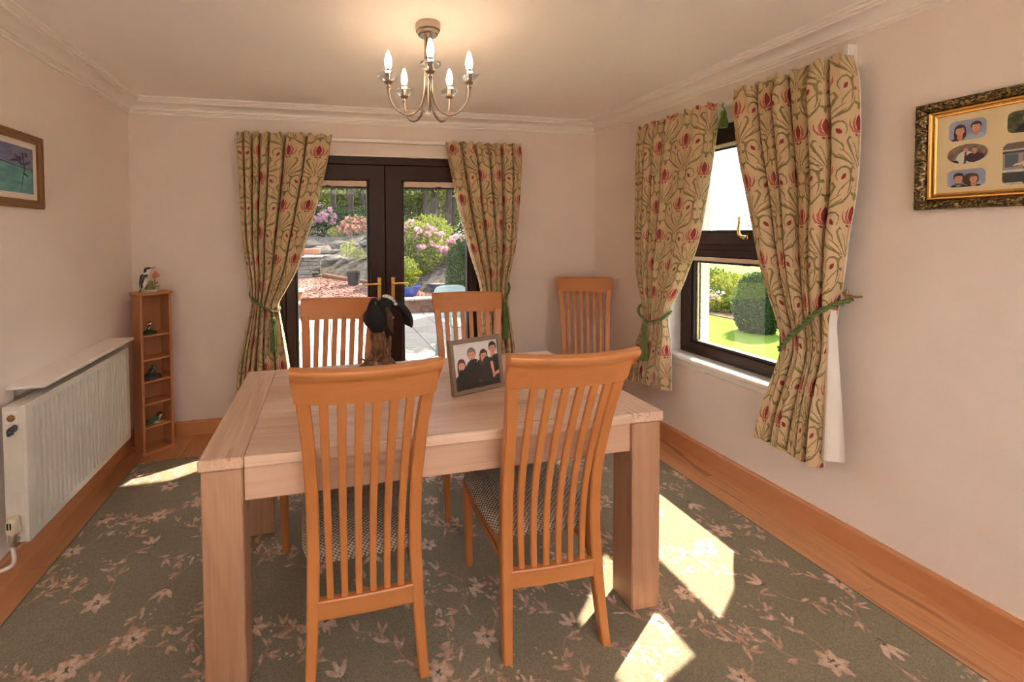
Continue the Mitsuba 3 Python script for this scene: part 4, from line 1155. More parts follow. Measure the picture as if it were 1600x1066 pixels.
for m in frame_moulding(R3(0.0535, PZ0 + 0.0535, 0), (0, -(LW - 0.107), 0), (0, 0, LH - 0.107), (-1, 0, 0), [(0, 0), (0, 0.012), (0.004, 0.012), (0.007, 0.008), (0.007, 0)]):
    put('gilt_slip', m, 'gilt', rp)


def window_shape(kind, w, h, r=0.018):
    """Outline of a photo: rounded rectangle or ellipse, centred."""
    if kind == 'e':
        a = np.linspace(0, 2 * PI, 48, endpoint=False)
        return np.stack([w / 2 * np.cos(a), h / 2 * np.sin(a)], 1)
    o = []
    for cx, cy, a0 in ((w / 2 - r, h / 2 - r, 0), (-w / 2 + r, h / 2 - r, PI / 2), (-w / 2 + r, -h / 2 + r, PI), (w / 2 - r, -h / 2 + r, 1.5 * PI)):
        o += [(cx + r * math.cos(a0 + t), cy + r * math.sin(a0 + t)) for t in np.linspace(0, PI / 2, 8)]
    return np.array(o)


from shapely.geometry import Polygon, box as sbox
photos = [  # kind, centre a, centre z, w, h, print
    ('r', 0.1415, 1.807, 0.099, 0.073, 'photo_a'), ('e', 0.1425, 1.7195, 0.108, 0.071, 'photo_b'), ('r', 0.1415, 1.631, 0.101, 0.064, 'photo_c'),
    ('r', 0.321, 1.806, 0.160, 0.074, 'photo_d'), ('r', 0.321, 1.666, 0.178, 0.142, 'photo_e'),
    ('r', 0.500, 1.807, 0.099, 0.073, 'photo_c'), ('e', 0.500, 1.7195, 0.108, 0.071, 'photo_a'), ('r', 0.500, 1.631, 0.101, 0.064, 'photo_b')]
blue = lambda x, y: mix(C(120, 128, 158), C(165, 172, 196), noise(x * 2 + 1, y * 2))
mat('photo_a', paint(person(.42, .52, .44, C(52, 28, 24), C(70, 38, 36), 1.0, True) + [('c', .42, .12, .46, .0, .05, .07, C(190, 140, 130))] + person(.98, .60, .40, C(50, 34, 28), C(150, 175, 190), 1.2), blue, 1.36, .08), 0.4)
mat('photo_c', paint([('e', .95, .42, .33, .32, 0, C(62, 44, 36))] + person(.48, .53, .46, C(48, 32, 26), C(22, 24, 36), 1.1) + [('c', .38, .20, .60, .18, .05, .05, C(40, 105, 85))] + person(1.08, .45, .42, C(86, 56, 40), C(24, 26, 40), 1.2), blue, 1.58, .08), 0.4)
mat('photo_b', paint([('e', .70, .25, .34, .40, 0, C(205, 205, 192)), ('e', .45, .12, .28, .2, .5, C(200, 200, 188))] + person(.70, .72, .22, C(120, 105, 95), C(205, 205, 192), 1.5) + [('c', .70, .55, .68, .05, .03, .045, C(60, 62, 75))] + person(1.02, .68, .22, C(95, 80, 75), C(58, 30, 46), 1.6) + [('e', .30, .1, .16, .14, 0, C(30, 28, 34))],
                     lambda x, y: mix(C(86, 70, 60), C(140, 118, 104), noise(x * 14, y * 14)), 1.52, .2), 0.4)
mat('photo_d', paint(person(.62, .66, .34, C(70, 46, 30), C(24, 20, 24), 1.0) + [('c', .62, .40, .62, .05, .09, .05, C(220, 222, 225)), ('c', .56, .42, .68, .42, .035, .035, C(235, 235, 238)), ('e', .98, .25, .20, .42, 0, C(215, 225, 222)), ('e', .97, .68, .12, .16, 0, C(200, 150, 125)), ('e', 1.0, .82, .16, .10, 0, C(225, 225, 225)), ('e', .95, .1, .2, .16, 0, C(95, 165, 145))],
                     lambda x, y: mix(C(34, 40, 26), C(78, 84, 52), noise(x * 9, y * 9)), 2.16, .2), 0.4)
mat('photo_e', paint([('b', 0, .83, 1.3, 1, C(96, 84, 76)), ('b', 0, .80, 1.3, .835, C(196, 188, 184)), ('b', 0, .3, .34, .74, C(150, 140, 132)), ('b', .05, .42, .26, .72, C(70, 84, 92)), ('b', .02, .06, .24, .34, C(52, 32, 34)), ('b', 0, .30, .36, .36, C(200, 196, 190)),
                       ('b', .0, .0, 1.3, .30, C(54, 58, 54)), ('b', 0, .02, .34, .06, C(190, 186, 180)), ('c', .42, .28, .44, .14, .055, .04, C(66, 70, 74)), ('e', .43, .48, .10, .12, 0, C(220, 206, 198)), ('c', .34, .50, .20, .46, .03, .02, C(220, 190, 175)), ('e', .44, .63, .045, .055, 0, SKIN2),
                       ('e', .66, .46, .08, .13, 0, C(90, 44, 44)), ('e', .66, .62, .05, .055, 0, SKIN2), ('e', .80, .44, .10, .13, 0, C(215, 200, 190)), ('e', .80, .60, .05, .055, 0, SKIN), ('e', .98, .46, .1, .14, 0, C(70, 66, 90)), ('e', .98, .63, .05, .055, 0, SKIN2)],
                     lambda x, y: mix(C(58, 62, 66), C(82, 86, 90), noise(x * 8, y * 8)), 1.25, .15), 0.4)
mount = sbox(0.058, PZ0 + 0.058, LW - 0.058, PZ1 - 0.058)
for kind, ca, cz, w, h, _m in photos:
    mount = mount.difference(Polygon(window_shape(kind, w, h) + np.array([ca, cz])))
tm = trimesh.creation.extrude_polygon(mount, 0.0016, engine='earcut')
v = np.array(tm.vertices)
put('mount', (np.stack([XW - 0.0045 - v[:, 2], PY1 - v[:, 0], v[:, 1]], 1), np.array(tm.faces)), 'mount_ivory', rp)
for kind, ca, cz, w, h, mname in photos:
    m, uvs = sheet((XW - 0.0042, PY1 - ca + w / 2 + .002, cz - h / 2 - .002), (0, -w - .004, 0), (0, 0, h + .004))
    put('photo_print', m, mname, rp, uv=uvs)

# ------------------------------------------------------------------ family photo standing on the table
mat('frame_taupe', wood((0.15, 0.105, 0.072), (0.22, 0.16, 0.115), 0, 1.5, 0.4, None, 2.0), 0.45, 0.45)
fp = thing('photo_frame', 'brown framed photo of four people in black shirts leaning on the table', 'photo frame')
fa, ft, fw, fh = 0.301, 0.163, 0.268, 0.227
d_ = np.array([math.cos(fa), math.sin(fa), 0])
b_ = np.array([-math.sin(fa), math.cos(fa), 0])
up = np.array([0, 0, math.cos(ft)]) + b_ * math.sin(ft)
nn = np.cross(d_, up)
fo_ = np.array([1.842, -1.760, 0.7672])
for m in frame_moulding(fo_, d_ * fw, up * fh, nn, [(0, -0.018), (0, 0.000), (0.003, 0.004), (0.016, 0.004), (0.019, -0.002), (0.019, -0.018)]):
    put('frame_side', m, 'frame_taupe', fp)
m, uvs = sheet(fo_ + d_ * .012 + up * .012 - nn * .017, d_ * (fw - .024), up * (fh - .024))
put('backing', join(m, (m[0], m[1][:, ::-1])), 'black_rubber', fp)
HB = C(44, 30, 26)
fam = person(.20, .52, .24, C(74, 44, 34), BLK, 1.0, True) + person(.50, .72, .27, C(130, 112, 98), C(20, 18, 20), 1.25) + [('e', .55, .25, .30, .38, 0, C(22, 20, 22))] + person(.84, .66, .25, C(70, 36, 30), C(24, 24, 28), 1.0, True) + \
    [('e', .94, .22, .20, .42, .05, C(28, 28, 33))] + person(1.12, .80, .25, C(40, 28, 24), BLK, 1.1) + \
    [('e', 1.20, .30, .24, .36, -.05, BLK), ('c', 1.36, .46, 1.34, .30, .045, .04, SKIN), ('c', 1.34, .29, 1.12, .22, .04, .03, SKIN), ('c', 1.06, .48, 1.10, .18, .04, .032, SKIN), ('e', 1.10, .20, .04, .04, 0, SKIN2), ('c', .18, .28, .22, .06, .02, .02, SKIN), ('e', .20, .20, .12, .24, .1, C(16, 15, 17)), ('e', .55, .02, .42, .09, 0, C(18, 18, 24)), ('e', .70, .13, .05, .025, 0, C(90, 40, 40)), ('c', .63, .56, .66, .58, .006, .006, C(230, 230, 230))]
mat('family_print', paint(fam, (0.72, 0.70, 0.70), 1.26, .05), 0.25, 0.5)
m, uvs = sheet(fo_ + d_ * .018 + up * .018 - nn * .004, d_ * (fw - .036), up * (fh - .036))
put('photo_print', m, 'family_print', fp, uv=uvs * np.array([1.18, 1.0]) if False else uvs)
put('easel_leg', hull([fo_ + d_ * (fw / 2 + a) + up * 0.15 - nn * (0.019 + e) for a in (-.02, .02) for e in (0, .003)] + [np.array([*(fo_ + d_ * (fw / 2 + a) + b_ * (0.085 + e))[:2], 0.7675]) for a in (-.03, .03) for e in (0, .004)]), 'black_rubber', fp)

# ------------------------------------------------------------------ black grouse on driftwood
BX, BYY = 1.585, -1.235
def feather_black(p, n, uv):
    f = noise(F(p.x) * 190, F(p.y) * 190, F(p.z) * 90)
    return mix((0.003, 0.0035, 0.005), (0.011, 0.012, 0.016), f)
mat('grouse_black', feather_black, 0.6, 0.25)
mat('grouse_brown', lambda p, n, uv: mix((0.035, 0.018, 0.012), (0.11, 0.055, 0.035), noise(F(p.x) * 150, F(p.y) * 150, F(p.z) * 40)), 0.7)
mat('comb_red', (0.42, 0.015, 0.02), 0.5)
def driftwood(p, n, uv):
    x, y, z = F(p.x), F(p.y), F(p.z)
    w = fbm(x * 22, y * 22, z * 9, octaves=3)
    g = noise(x * 130 + w * 12, y * 130, z * 26)
    return mix(mix((0.028, 0.014, 0.007), (0.23, 0.12, 0.065), g), (0.27, 0.20, 0.15), smoothstep(.6, .8, w))
mat('driftwood', driftwood, 0.85, 0.2)
gs = thing('grouse_ornament', 'stuffed black grouse with red brows on a driftwood stump on the table', 'bird ornament')
# stump: rings wandering upwards, broken into ridges
rings = []
for k in range(26):
    t = k / 25
    z = 0.767 + 0.185 * t
    a = np.arange(40) * 2 * PI / 40
    r = np.interp(t, [0, .08, .22, .45, .75, 1], [.080, .074, .056, .047, .040, .030])
    P_ = np.stack([np.cos(a) * 1.6, np.sin(a) * 1.6, np.full(40, t * 2.2)], 1)
    rr = r * (0.66 + 0.75 * meshkit.fbm(P_ * 1.5 + 4, 4) + 0.10 * np.sin(a * 9 + 5 * t) * (1 - .4 * t))
    rings.append(np.stack([BX + 0.006 + rr * np.cos(a) * 1.0 + 0.010 * math.sin(4 * t), BYY + rr * np.sin(a) * 0.9, np.full(40, z) + 0.008 * meshkit.fbm(P_ * 3, 2) * (t > .9)], 1))
put('driftwood_base', join(loft(rings), tube(spline([(BX + .026, BYY - .02, .80), (BX + .050, BYY - .03, .86), (BX + .062, BYY - .03, .925)], 10), np.linspace(.030, .006, 10), 9),
                          tube(spline([(BX - .03, BYY - .03, .79), (BX - .060, BYY - .045, .805), (BX - .085, BYY - .05, .825)], 8), np.linspace(.010, .003, 8), 7),
                          tube(spline([(BX - .02, BYY - .03, .790), (BX - .07, BYY - .05, .786), (BX - .10, BYY - .05, .777)], 8), np.linspace(.022, .008, 8), 8)), 'driftwood', gs, smooth=45)
import manifold3d as m3


def fused(balls, chain, edge=0.006, it=8):
    """One continuous surface round spheres joined in pairs (hulls), smoothed."""
    S = [m3.Manifold.sphere(r, 24).translate(list(c)) for c, r in balls]
    M = None
    for i, j in chain:
        h = m3.Manifold.batch_hull([S[i], S[j]])
        M = h if M is None else M + h
    M = M.refine_to_length(edge)
    o_ = M.to_mesh()
    t_ = trimesh.Trimesh(np.array(o_.vert_properties[:, :3]), np.array(o_.tri_verts), process=True)
    trimesh.smoothing.filter_taubin(t_, iterations=it)
    return np.array(t_.vertices), np.array(t_.faces)


gb = lambda x, y, z: (BX + x, BYY + y, z)
balls = [(gb(-0.006, -0.010, 1.012), .060), (gb(0.010, 0.020, 1.018), .058), (gb(-0.018, -0.035, 1.050), .040), (gb(-0.022, -0.050, 1.090), .026), (gb(-0.018, -0.060, 1.108), .020),
         (gb(0.040, 0.030, 1.075), .040), (gb(0.065, 0.032, 1.085), .026), (gb(0.000, -0.004, 0.985), .050)]
put('body', fused(balls, [(0, 1), (0, 2), (2, 3), (3, 4), (1, 5), (5, 6), (0, 7), (0, 5), (7, 1)], .008), 'grouse_black', gs, smooth=True)
put('beak', body([gb(-0.016, -0.078, 1.106), gb(-0.015, -0.090, 1.101), gb(-0.015, -0.096, 1.094)], [.006, .004, .001], 8), 'dark_stone', gs, smooth=True)
for sx in (-0.016, 0.012):
    put('comb', blob(gb(-0.018 + sx, -0.066, 1.124), (0.008, 0.010, 0.006), 2, .2, 3, 1), 'comb_red', gs, smooth=True)
put('wing', body([gb(0.040, -0.030, 1.070), gb(0.056, -0.040, 1.030), gb(0.064, -0.038, 0.985), gb(0.078, -0.030, 0.935)], [.010, .022, .017, .002], 12, .45), 'grouse_brown', gs, smooth=True)
put('wing', body([gb(-0.030, 0.030, 1.060), gb(-0.052, 0.040, 1.020), gb(-0.050, 0.060, 0.965)], [.010, .020, .003], 12, .5), 'grouse_brown', gs, smooth=True)
tailf = []
for i in range(6):                               # lyre-shaped tail: feathers curling outwards and down
    e = i / 5
    tailf.append(body([gb(0.055, 0.030 + .006 * i, 1.085 - .004 * i), gb(0.100, 0.028 + .010 * i, 1.082 - .012 * e), gb(0.146, 0.020 + .012 * i, 1.050 - .016 * e), gb(0.176 - .022 * e, 0.010 + .012 * i, 1.000 - .010 * e), gb(0.178 - .030 * e, 0.004 + .012 * i, 0.955 + .010 * e)], [.013, .018, .017, .014, .006], 10, .45))
put('tail', join(*tailf), 'grouse_black', gs, smooth=True)
put('under_tail', join(*[blob(gb(0.045 + .011 * i, 0.030, 1.119 - .0016 * i * i), (.013, .016, .010), 2, .5, 6, i) for i in range(6)]), 'bird_white', gs, smooth=True)
put('wing_spot', blob(gb(0.076, -0.030, 1.018), (.007, .007, .004), 2, .3, 4, 2), 'bird_white', gs, smooth=True)

# switch plate beside the right-hand door curtain
sw = thing('light_switch', 'white light switch plate on the far wall beside the curtain', 'light switch')
put('plate', box(2.866, 2.950, -0.009, 0.0, 1.375, 1.460, 0.003), 'track_white', sw)
put('rocker', box(2.898, 2.918, -0.013, -0.008, 1.404, 1.431, 0.002), 'paint_gloss', sw)

# ------------------------------------------------------------------ outside: materials
def leafmat(name, c0, c1, freq=9.0):
    col = proc(lambda p, n, uv: mix(c0, c1, cell_rand(dr.floor(F(p.x) * freq * 3), dr.floor(F(p.y) * freq * 3), dr.floor(F(p.z) * freq * 3)) * 0.6 + 0.4 * noise(F(p.x) * freq, F(p.y) * freq, F(p.z) * freq)))
    scene[name] = dict(type='principledthin', base_color=col, roughness=0.9, diff_trans=0.9, spec_trans=0.0, eta=1.03)
    return name


leafmat('leaf_mid', (0.035, 0.058, 0.011), (0.10, 0.135, 0.022))
leafmat('leaf_dark', (0.012, 0.028, 0.008), (0.045, 0.075, 0.020))
leafmat('leaf_bright', (0.085, 0.12, 0.013), (0.20, 0.235, 0.034))
leafmat('leaf_yew', (0.012, 0.035, 0.010), (0.045, 0.090, 0.022), 30)
leafmat('leaf_gold', (0.10, 0.14, 0.02), (0.24, 0.25, 0.04), 20)
leafmat('bloom_pink', (0.34, 0.15, 0.22), (0.50, 0.32, 0.38), 14)
leafmat('bloom_peach', (0.30, 0.12, 0.085), (0.45, 0.24, 0.18), 14)
leafmat('bloom_white', (0.6, 0.6, 0.45), (0.8, 0.8, 0.65), 14)
mat('bark', lambda p, n, uv: mix((0.014, 0.011, 0.008), (0.050, 0.040, 0.031), noise(F(p.x) * 26, F(p.y) * 26, F(p.z) * 5)), 0.95, 0.1)
mat('slab_stone', lambda p, n, uv: mix((0.13, 0.118, 0.104), (0.19, 0.175, 0.155), 0.6 * fbm(F(p.x) * 6, F(p.y) * 6, octaves=4) + 0.5 * cell_rand(dr.floor((F(p.x) + 0.2) / 0.46), dr.floor((F(p.y) - .36) / 0.46), 3) - .1), 0.9, 0.2)
mat('patio_joint', (0.16, 0.145, 0.12), 0.95, 0.1)
mat('brick_red', lambda p, n, uv: mix((0.085, 0.043, 0.03), (0.16, 0.10, 0.075), 0.6 * cell_rand(dr.floor(F(p.x) * 4.4), dr.floor(F(p.z) * 13), 1) + 0.4 * noise(F(p.x) * 60, F(p.y) * 60, F(p.z) * 60)), 0.95, 0.1)
mat('mortar', (0.13, 0.115, 0.095), 0.95, 0.1)
mat('coping', lambda p, n, uv: mix((0.20, 0.18, 0.155), (0.28, 0.255, 0.22), fbm(F(p.x) * 9, F(p.y) * 9, octaves=3)), 0.9, 0.2)
mat('chippings', lambda p, n, uv: mix((0.055, 0.026, 0.020), (0.155, 0.086, 0.072), voronoi(F(p.x) * 26, F(p.y) * 26)[2]), 0.95, 0.1)
mat('bank_gravel', lambda p, n, uv: mix((0.012, 0.011, 0.008), (0.075, 0.069, 0.061), 0.5 * voronoi(F(p.x) * 12, F(p.y) * 12)[2] + 0.5 * fbm(F(p.x) * 2.4, F(p.y) * 2.4, octaves=4)), 0.95, 0.1)
mat('grey_stone', lambda p, n, uv: mix((0.026, 0.025, 0.025), (0.095, 0.09, 0.085), fbm(F(p.x) * 11, F(p.y) * 11, F(p.z) * 11, octaves=4)), 0.95, 0.1)
mat('lawn_grass', lambda p, n, uv: mix((0.045, 0.082, 0.008), (0.090, 0.140, 0.016), 0.55 * fbm(F(p.x) * 1.6, F(p.y) * 1.6, octaves=4) + 0.45 * noise(F(p.x) * 60, F(p.y) * 60)), 0.95, 0.1)
mat('field_grass', lambda p, n, uv: mix((0.06, 0.105, 0.026), (0.092, 0.14, 0.04), fbm(F(p.x) * 0.25, F(p.y) * 0.25, octaves=4)), 0.95, 0.1)
mat('soil', lambda p, n, uv: mix((0.045, 0.032, 0.022), (0.13, 0.10, 0.07), noise(F(p.x) * 22, F(p.y) * 22)), 0.95, 0.1)
mat('terracotta', (0.24, 0.092, 0.05), 0.8, 0.2)
mat('blue_glaze', (0.020, 0.042, 0.22), 0.25, 0.6)
mat('navy_glaze', (0.016, 0.024, 0.085), 0.3, 0.6)
mat('pot_black', (0.018, 0.018, 0.02), 0.5, 0.4)
mat('plastic_teal', (0.085, 0.145, 0.16), 0.35, 0.5)
mat('log_wood', (0.11, 0.062, 0.040), 0.9, 0.2)
mat('trough_white', (0.36, 0.31, 0.27), 0.7)
ORD = ('first', 'second', 'third', 'fourth', 'fifth', 'sixth', 'seventh', 'eighth', 'ninth', 'tenth', 'eleventh', 'twelfth')
rank = lambda vals: [sorted(vals).index(v) for v in vals]
rng = np.random.default_rng(5)


def leaves(n, c, r, size, seed=0, inner=0.45, asp=0.45, up=0.25):
    """n separate leaves through the outer part of an ellipsoid."""
    g = np.random.default_rng(seed)
    d = g.normal(size=(n, 3)); d /= np.linalg.norm(d, axis=1, keepdims=True)
    q = d * (inner + (1 - inner) * g.random((n, 1)) ** 0.7)
    q *= 0.80 + 0.45 * meshkit.fbm(d * 2.3 + seed, 3)[:, None]
    q = q * np.asarray(r) + np.asarray(c)
    a = g.normal(size=(n, 3)) + d * 0.8 + np.array([0, 0, up]); a /= np.linalg.norm(a, axis=1, keepdims=True)
    b = np.cross(a, g.normal(size=(n, 3))); b /= np.linalg.norm(b, axis=1, keepdims=True)
    s = size * g.uniform(.6, 1.3, (n, 1))
    nrm = np.cross(a, b) * s * 0.15
    v = np.stack([q - a * s * .5, q + b * s * asp * .5 + nrm, q + a * s * .5, q - b * s * asp * .5 + nrm], 1)
    i = np.arange(n)[:, None] * 4
    return v.reshape(-1, 3), np.vstack([i + [0, 1, 2], i + [0, 2, 3]])


# ------------------------------------------------------------------ outside: ground, patio, low wall
put('unseen_eaves', join(box(-TH - 0.3, W + 0.1, TH - 0.02, 0.50, 2.42, 2.60, 0.01), box(-TH - 0.3, W + 0.1, 0.50, 0.595, 2.46, 2.56, 0.03)), 'paint_gloss', kind='structure')  # out of view, placed to cut off the sun entering the French doors
put('terrain', join(box(-40, 4.6, 0.30, 5.5, -0.6, -0.21), box(-60, 4.6, -60, 0.3, -0.9, -0.45)), 'patio_joint', kind='structure')
pt_ = put('patio', box(-1.0, 4.6, TH + 0.01, 5.42, -0.215, -0.165), 'patio_joint', kind='structure')
for i in range(11):
    for j in range(11):
        x, y = -0.46 + 0.46 * i, 0.36 + 0.46 * j
        put('paving_slab', box(x + 0.004, x + 0.456, y + 0.004, y + 0.456, -0.19, -0.15 + 0.004 * rng.random(), 0.006), 'slab_stone', pt_)
lw = thing('garden_wall', 'low brick garden wall with pale coping stones behind the patio', 'wall')
put('core', box(-0.6, 5.5, 5.445, 5.64, -0.2, 0.095), 'mortar', lw)
for k in range(4):
    for i in range(27):
        x = -0.6 + 0.225 * i + (0.11 if k % 2 else 0)
        put('brick', box(x + 0.005, x + 0.220, 5.432 + 0.006 * rng.random(), 5.5, -0.16 + 0.064 * k, -0.16 + 0.064 * k + 0.055, 0.004), 'brick_red', lw)
for i in range(10):
    x = -0.6 + 0.61 * i
    put('coping_stone', box(x + 0.004, x + 0.606, 5.40, 5.68, 0.096, 0.145 + 0.006 * rng.random(), 0.012), 'coping', lw)


def ground(x0, x1, y0, y1, nx, ny, hf):
    X, Y = np.meshgrid(np.linspace(x0, x1, nx), np.linspace(y0, y1, ny))
    return grid(np.stack([X, Y, hf(X, Y)], -1))


def bank_h(x, y):
    """Red chippings slope gently up from the wall, then the bank climbs."""
    a = 0.10 + 0.085 * np.clip(y - 5.6, 0, 3.0)
    e = 8.55 - 1.05 * np.clip(x - 1.25, 0, 3)
    up = np.clip(y - e, 0, 4.2) / 4.2
    z = a + 1.30 * up ** 0.9 - 0.5 * np.clip((x - 2.6) / 2.5, 0, 1) * up
    return z + 0.05 * (meshkit.fbm(np.stack([x * 2, y * 2, x * 0], -1), 4) - 0.5) * (1 + 5 * up)


put('gravel_bed', ground(-3.0, 6.5, 5.64, 9.2, 90, 60, lambda x, y: 0.10 + 0.085 * np.clip(y - 5.6, 0, 3) + 0.012 * meshkit.noise(np.stack([x * 30, y * 30, x * 0], -1))), 'chippings', smooth=True, kind='structure')
put('rocky_bank', ground(-8.0, 9.0, 6.2, 30.0, 130, 160, lambda x, y: np.where(bank_h(x, y) - (0.10 + 0.085 * np.clip(y - 5.6, 0, 3.0)) > 0.03, bank_h(x, y), bank_h(x, y) - 0.06)), 'bank_gravel', smooth=True, kind='structure')
st = []
for i in range(1500):
    x, y = rng.uniform(0.1, 4.6), rng.uniform(5.7, 8.6)
    r = rng.uniform(.012, .024)
    v, f = trimesh.creation.icosphere(subdivisions=0).vertices, trimesh.creation.icosphere(subdivisions=0).faces if i == 0 else _icof
    _icof = f
    st.append((np.array(v) * [r * rng.uniform(.8, 1.4), r, r * .6] + [x, y, 0.112 + 0.085 * min(max(y - 5.6, 0), 3)], _icof))
put('red_stone', join(*st), 'chippings', label='loose red stone chippings spread over the bed behind the low wall', cat='gravel', kind='stuff')
rocks = [(1.55, 9.4, .22), (1.9, 9.0, .17), (2.3, 8.7, .15), (1.2, 10.3, .35), (1.75, 10.4, .28), (2.5, 9.6, .20), (0.8, 10.9, .30), (2.15, 10.0, .16), (2.9, 8.9, .16), (1.35, 9.7, .16), (2.7, 10.4, .2), (1.6, 9.9, .14)]
rrank = sorted(range(12), key=lambda k: (rocks[k][0] - CAM[0]) / (rocks[k][1] - CAM[1]))
for i, (x, y, s_) in enumerate(rocks):
    put('boulder', blob((x, y, float(bank_h(np.array(x), np.array(y))) + .02), (s_ * 1.2, s_, s_ * .55), 2, .45, 1.8, i), 'grey_stone', label=f'grey boulder lying on the rocky bank, {ORD[rrank.index(i)]} boulder from the left', cat='rock', group='boulders on the bank', smooth=40)
pln = thing('stone_planter', 'dry stone planter at the foot of the bank, left of the black pot', 'planter')
put('fill', box(-0.5, 1.16, 8.62, 9.2, 0.30, 0.86), 'soil', pln)
for k in range(5):
    x = -0.5
    while x < 1.12:
        w_ = rng.uniform(.14, .34)
        put('stone', box(x + .006, min(x + w_, 1.2) - .006, 8.50 + .03 * rng.random(), 8.70, 0.32 + .11 * k + .004, 0.32 + .11 * (k + 1) - .006, .02), 'grey_stone', pln)
        x += w_
put('capping', box(-0.55, 1.24, 8.44, 9.2, 0.872, 0.915, .012), 'coping', pln)
tr = thing('terracotta_trough', 'orange clay trough standing on the dry stone planter', 'planter')
put('box', join(box(0.60, 1.17, 8.60, 8.86, 0.96, 1.10, .015)), 'terracotta', tr)
for x in (0.72, 1.05):
    put('foot', box(x - .03, x + .03, 8.64, 8.82, 0.915, 0.965, .008), 'terracotta', tr)
wt = thing('terracotta_pot', 'clay pot with a pale rim standing on the red chippings by the left door frame', 'plant pot')
put('pot', lathe([(0, .12), (.12, .12), (.17, .30), (.17, .31), (0, .31)], 26, (0.68, 5.95, 0)), 'terracotta', wt, smooth=35)
put('rim', lathe([(.165, .305), (.20, .305), (.205, .36), (.17, .365), (.165, .34)], 26, (0.68, 5.95, 0)), 'trough_white', wt, smooth=35)
put('edging_log', tube([(1.25, 8.55, .40), (1.75, 8.02, .335), (2.55, 7.25, .262)], .062, 10), 'log_wood', label='brown log edging laid along the top of the red chippings', cat='log', smooth=35)
bp = thing('black_pot', 'black plastic pot with a thin young plant on the red chippings', 'potted plant')
bx, by, bz = 1.955, 7.35, 0.245
put('pot', lathe([(0, bz), (.125, bz), (.165, bz + .31), (.175, bz + .315), (.175, bz + .34), (.15, bz + .34), (.145, bz + .29), (0, bz + .29)], 26, (bx, by, 0)), 'pot_black', bp, smooth=35)
put('stem', join(*[tube(spline([(bx + .03 * a, by, bz + .28), (bx + .09 * a, by + .02, bz + .55), (bx + .20 * a, by, bz + .85 + .1 * b_)], 10), np.linspace(.007, .003, 10), 6) for a, b_ in ((-1, 0), (.2, 1.5), (1, -.5))]), 'log_wood', bp)
put('foliage', join(leaves(140, (bx - .12, by, bz + .85), (.20, .16, .22), .075, 3), leaves(90, (bx + .14, by, bz + .72), (.16, .14, .16), .07, 4)), 'leaf_bright', bp)


def pot_shape(x, y, z, r0, r1, h):
    return lathe([(0, z), (r0, z), (r0 + (r1 - r0) * .8, z + h * .8), (r1, z + h * .92), (r1 * 1.06, z + h * .93), (r1 * 1.06, z + h), (r1 * .92, z + h), (r1 * .88, z + h * .85), (0, z + h * .85)], 30, (x, y, 0))


p1 = thing('blue_pot', 'bright blue glazed pot on the low wall beside the right door handle', 'plant pot')
put('pot', pot_shape(3.02, 5.95, 0.125, .19, .27, .22), 'blue_glaze', p1, smooth=35)
put('plant', leaves(500, (3.00, 5.98, .62), (.30, .26, .34), .10, 8, .3), 'leaf_bright', p1)
p2 = thing('blue_pot', 'squat dark blue pot behind the teal garden chair', 'plant pot')
put('pot', pot_shape(3.80, 6.35, 0.155, .17, .23, .18), 'navy_glaze', p2, smooth=35)
put('compost', lathe([(0, .318), (.19, .318), (.17, .332), (0, .34)], 20, (3.80, 6.35, 0)), 'soil', p2)


# ------------------------------------------------------------------ outside: shrubs, trees
def shrub(label, c, r, n, leaf, size, seed, bloom=None, nb=0, bsize=.09, cat='bush', group=None):
    t = thing('garden_shrub', label, cat, group)
    put('foliage', leaves(n, c, r, size, seed, .35), leaf, t, kind='stuff')
    z0 = c[2] - r[2] * 1.05
    put('stem', join(*[tube(spline([(c[0] + .06 * math.cos(a), c[1] + .06 * math.sin(a), z0 - .15), (c[0] + .25 * r[0] * math.cos(a), c[1] + .25 * r[1] * math.sin(a), c[2] - .4 * r[2]), (c[0] + .55 * r[0] * math.cos(a), c[1] + .55 * r[1] * math.sin(a), c[2] + .3 * r[2])], 8), np.linspace(.022, .008, 8), 6) for a in np.arange(4) * 1.6 + seed]), 'bark', t)
    if bloom:
        g = np.random.default_rng(seed + 50)
        ms = []
        for i in range(nb):
            d = g.normal(size=3); d[2] = abs(d[2]) * .9 + .05; d[1] -= .35; d /= np.linalg.norm(d)
            q = np.asarray(c) + d * np.asarray(r) * g.uniform(.86, 1.04)
            ms.append(leaves(26, q, (bsize, bsize, bsize * .8), bsize * .85, int(g.integers(1e6)), .4, .8))
        put('blossom', join(*ms), bloom, t, kind='stuff')
    return t


H_ = lambda x, y: float(bank_h(np.array(float(x)), np.array(float(y))))
shrub('pink rhododendron in bloom at the top of the bank beside the left curtain', (1.05, 12.2, 1.85), (.62, .6, .60), 2600, 'leaf_dark', .13, 11, 'bloom_pink', 44, .11)
shrub('peach-pink azalea on the bank in front of the trees, left door pane', (2.42, 11.6, 1.45), (.78, .7, .62), 3200, 'leaf_dark', .11, 12, 'bloom_peach', 80, .10)
shrub('big leafy pink-flowered rhododendron behind the blue pot', (3.55, 7.45, .95), (.72, .62, .80), 5200, 'leaf_bright', .115, 13, 'bloom_pink', 40, .11)
shrub('pink flowering shrub to the right of the big rhododendron', (4.75, 7.6, .85), (.60, .6, .55), 2600, 'leaf_bright', .11, 14, 'bloom_pink', 34, .12)
shrub('golden green shrub standing behind the big rhododendron', (4.3, 9.6, 1.25), (.85, .8, .80), 3000, 'leaf_bright', .12, 15)
shrub('yellow-green shrub below the tree trunks beside the door frame', (3.15, 9.6, 1.45), (.40, .4, .55), 1400, 'leaf_bright', .10, 16)
shrub('low bright green plant below the pink rhododendron on the bank', (1.75, 11.6, 1.55), (.40, .3, .22), 900, 'leaf_bright', .09, 17)
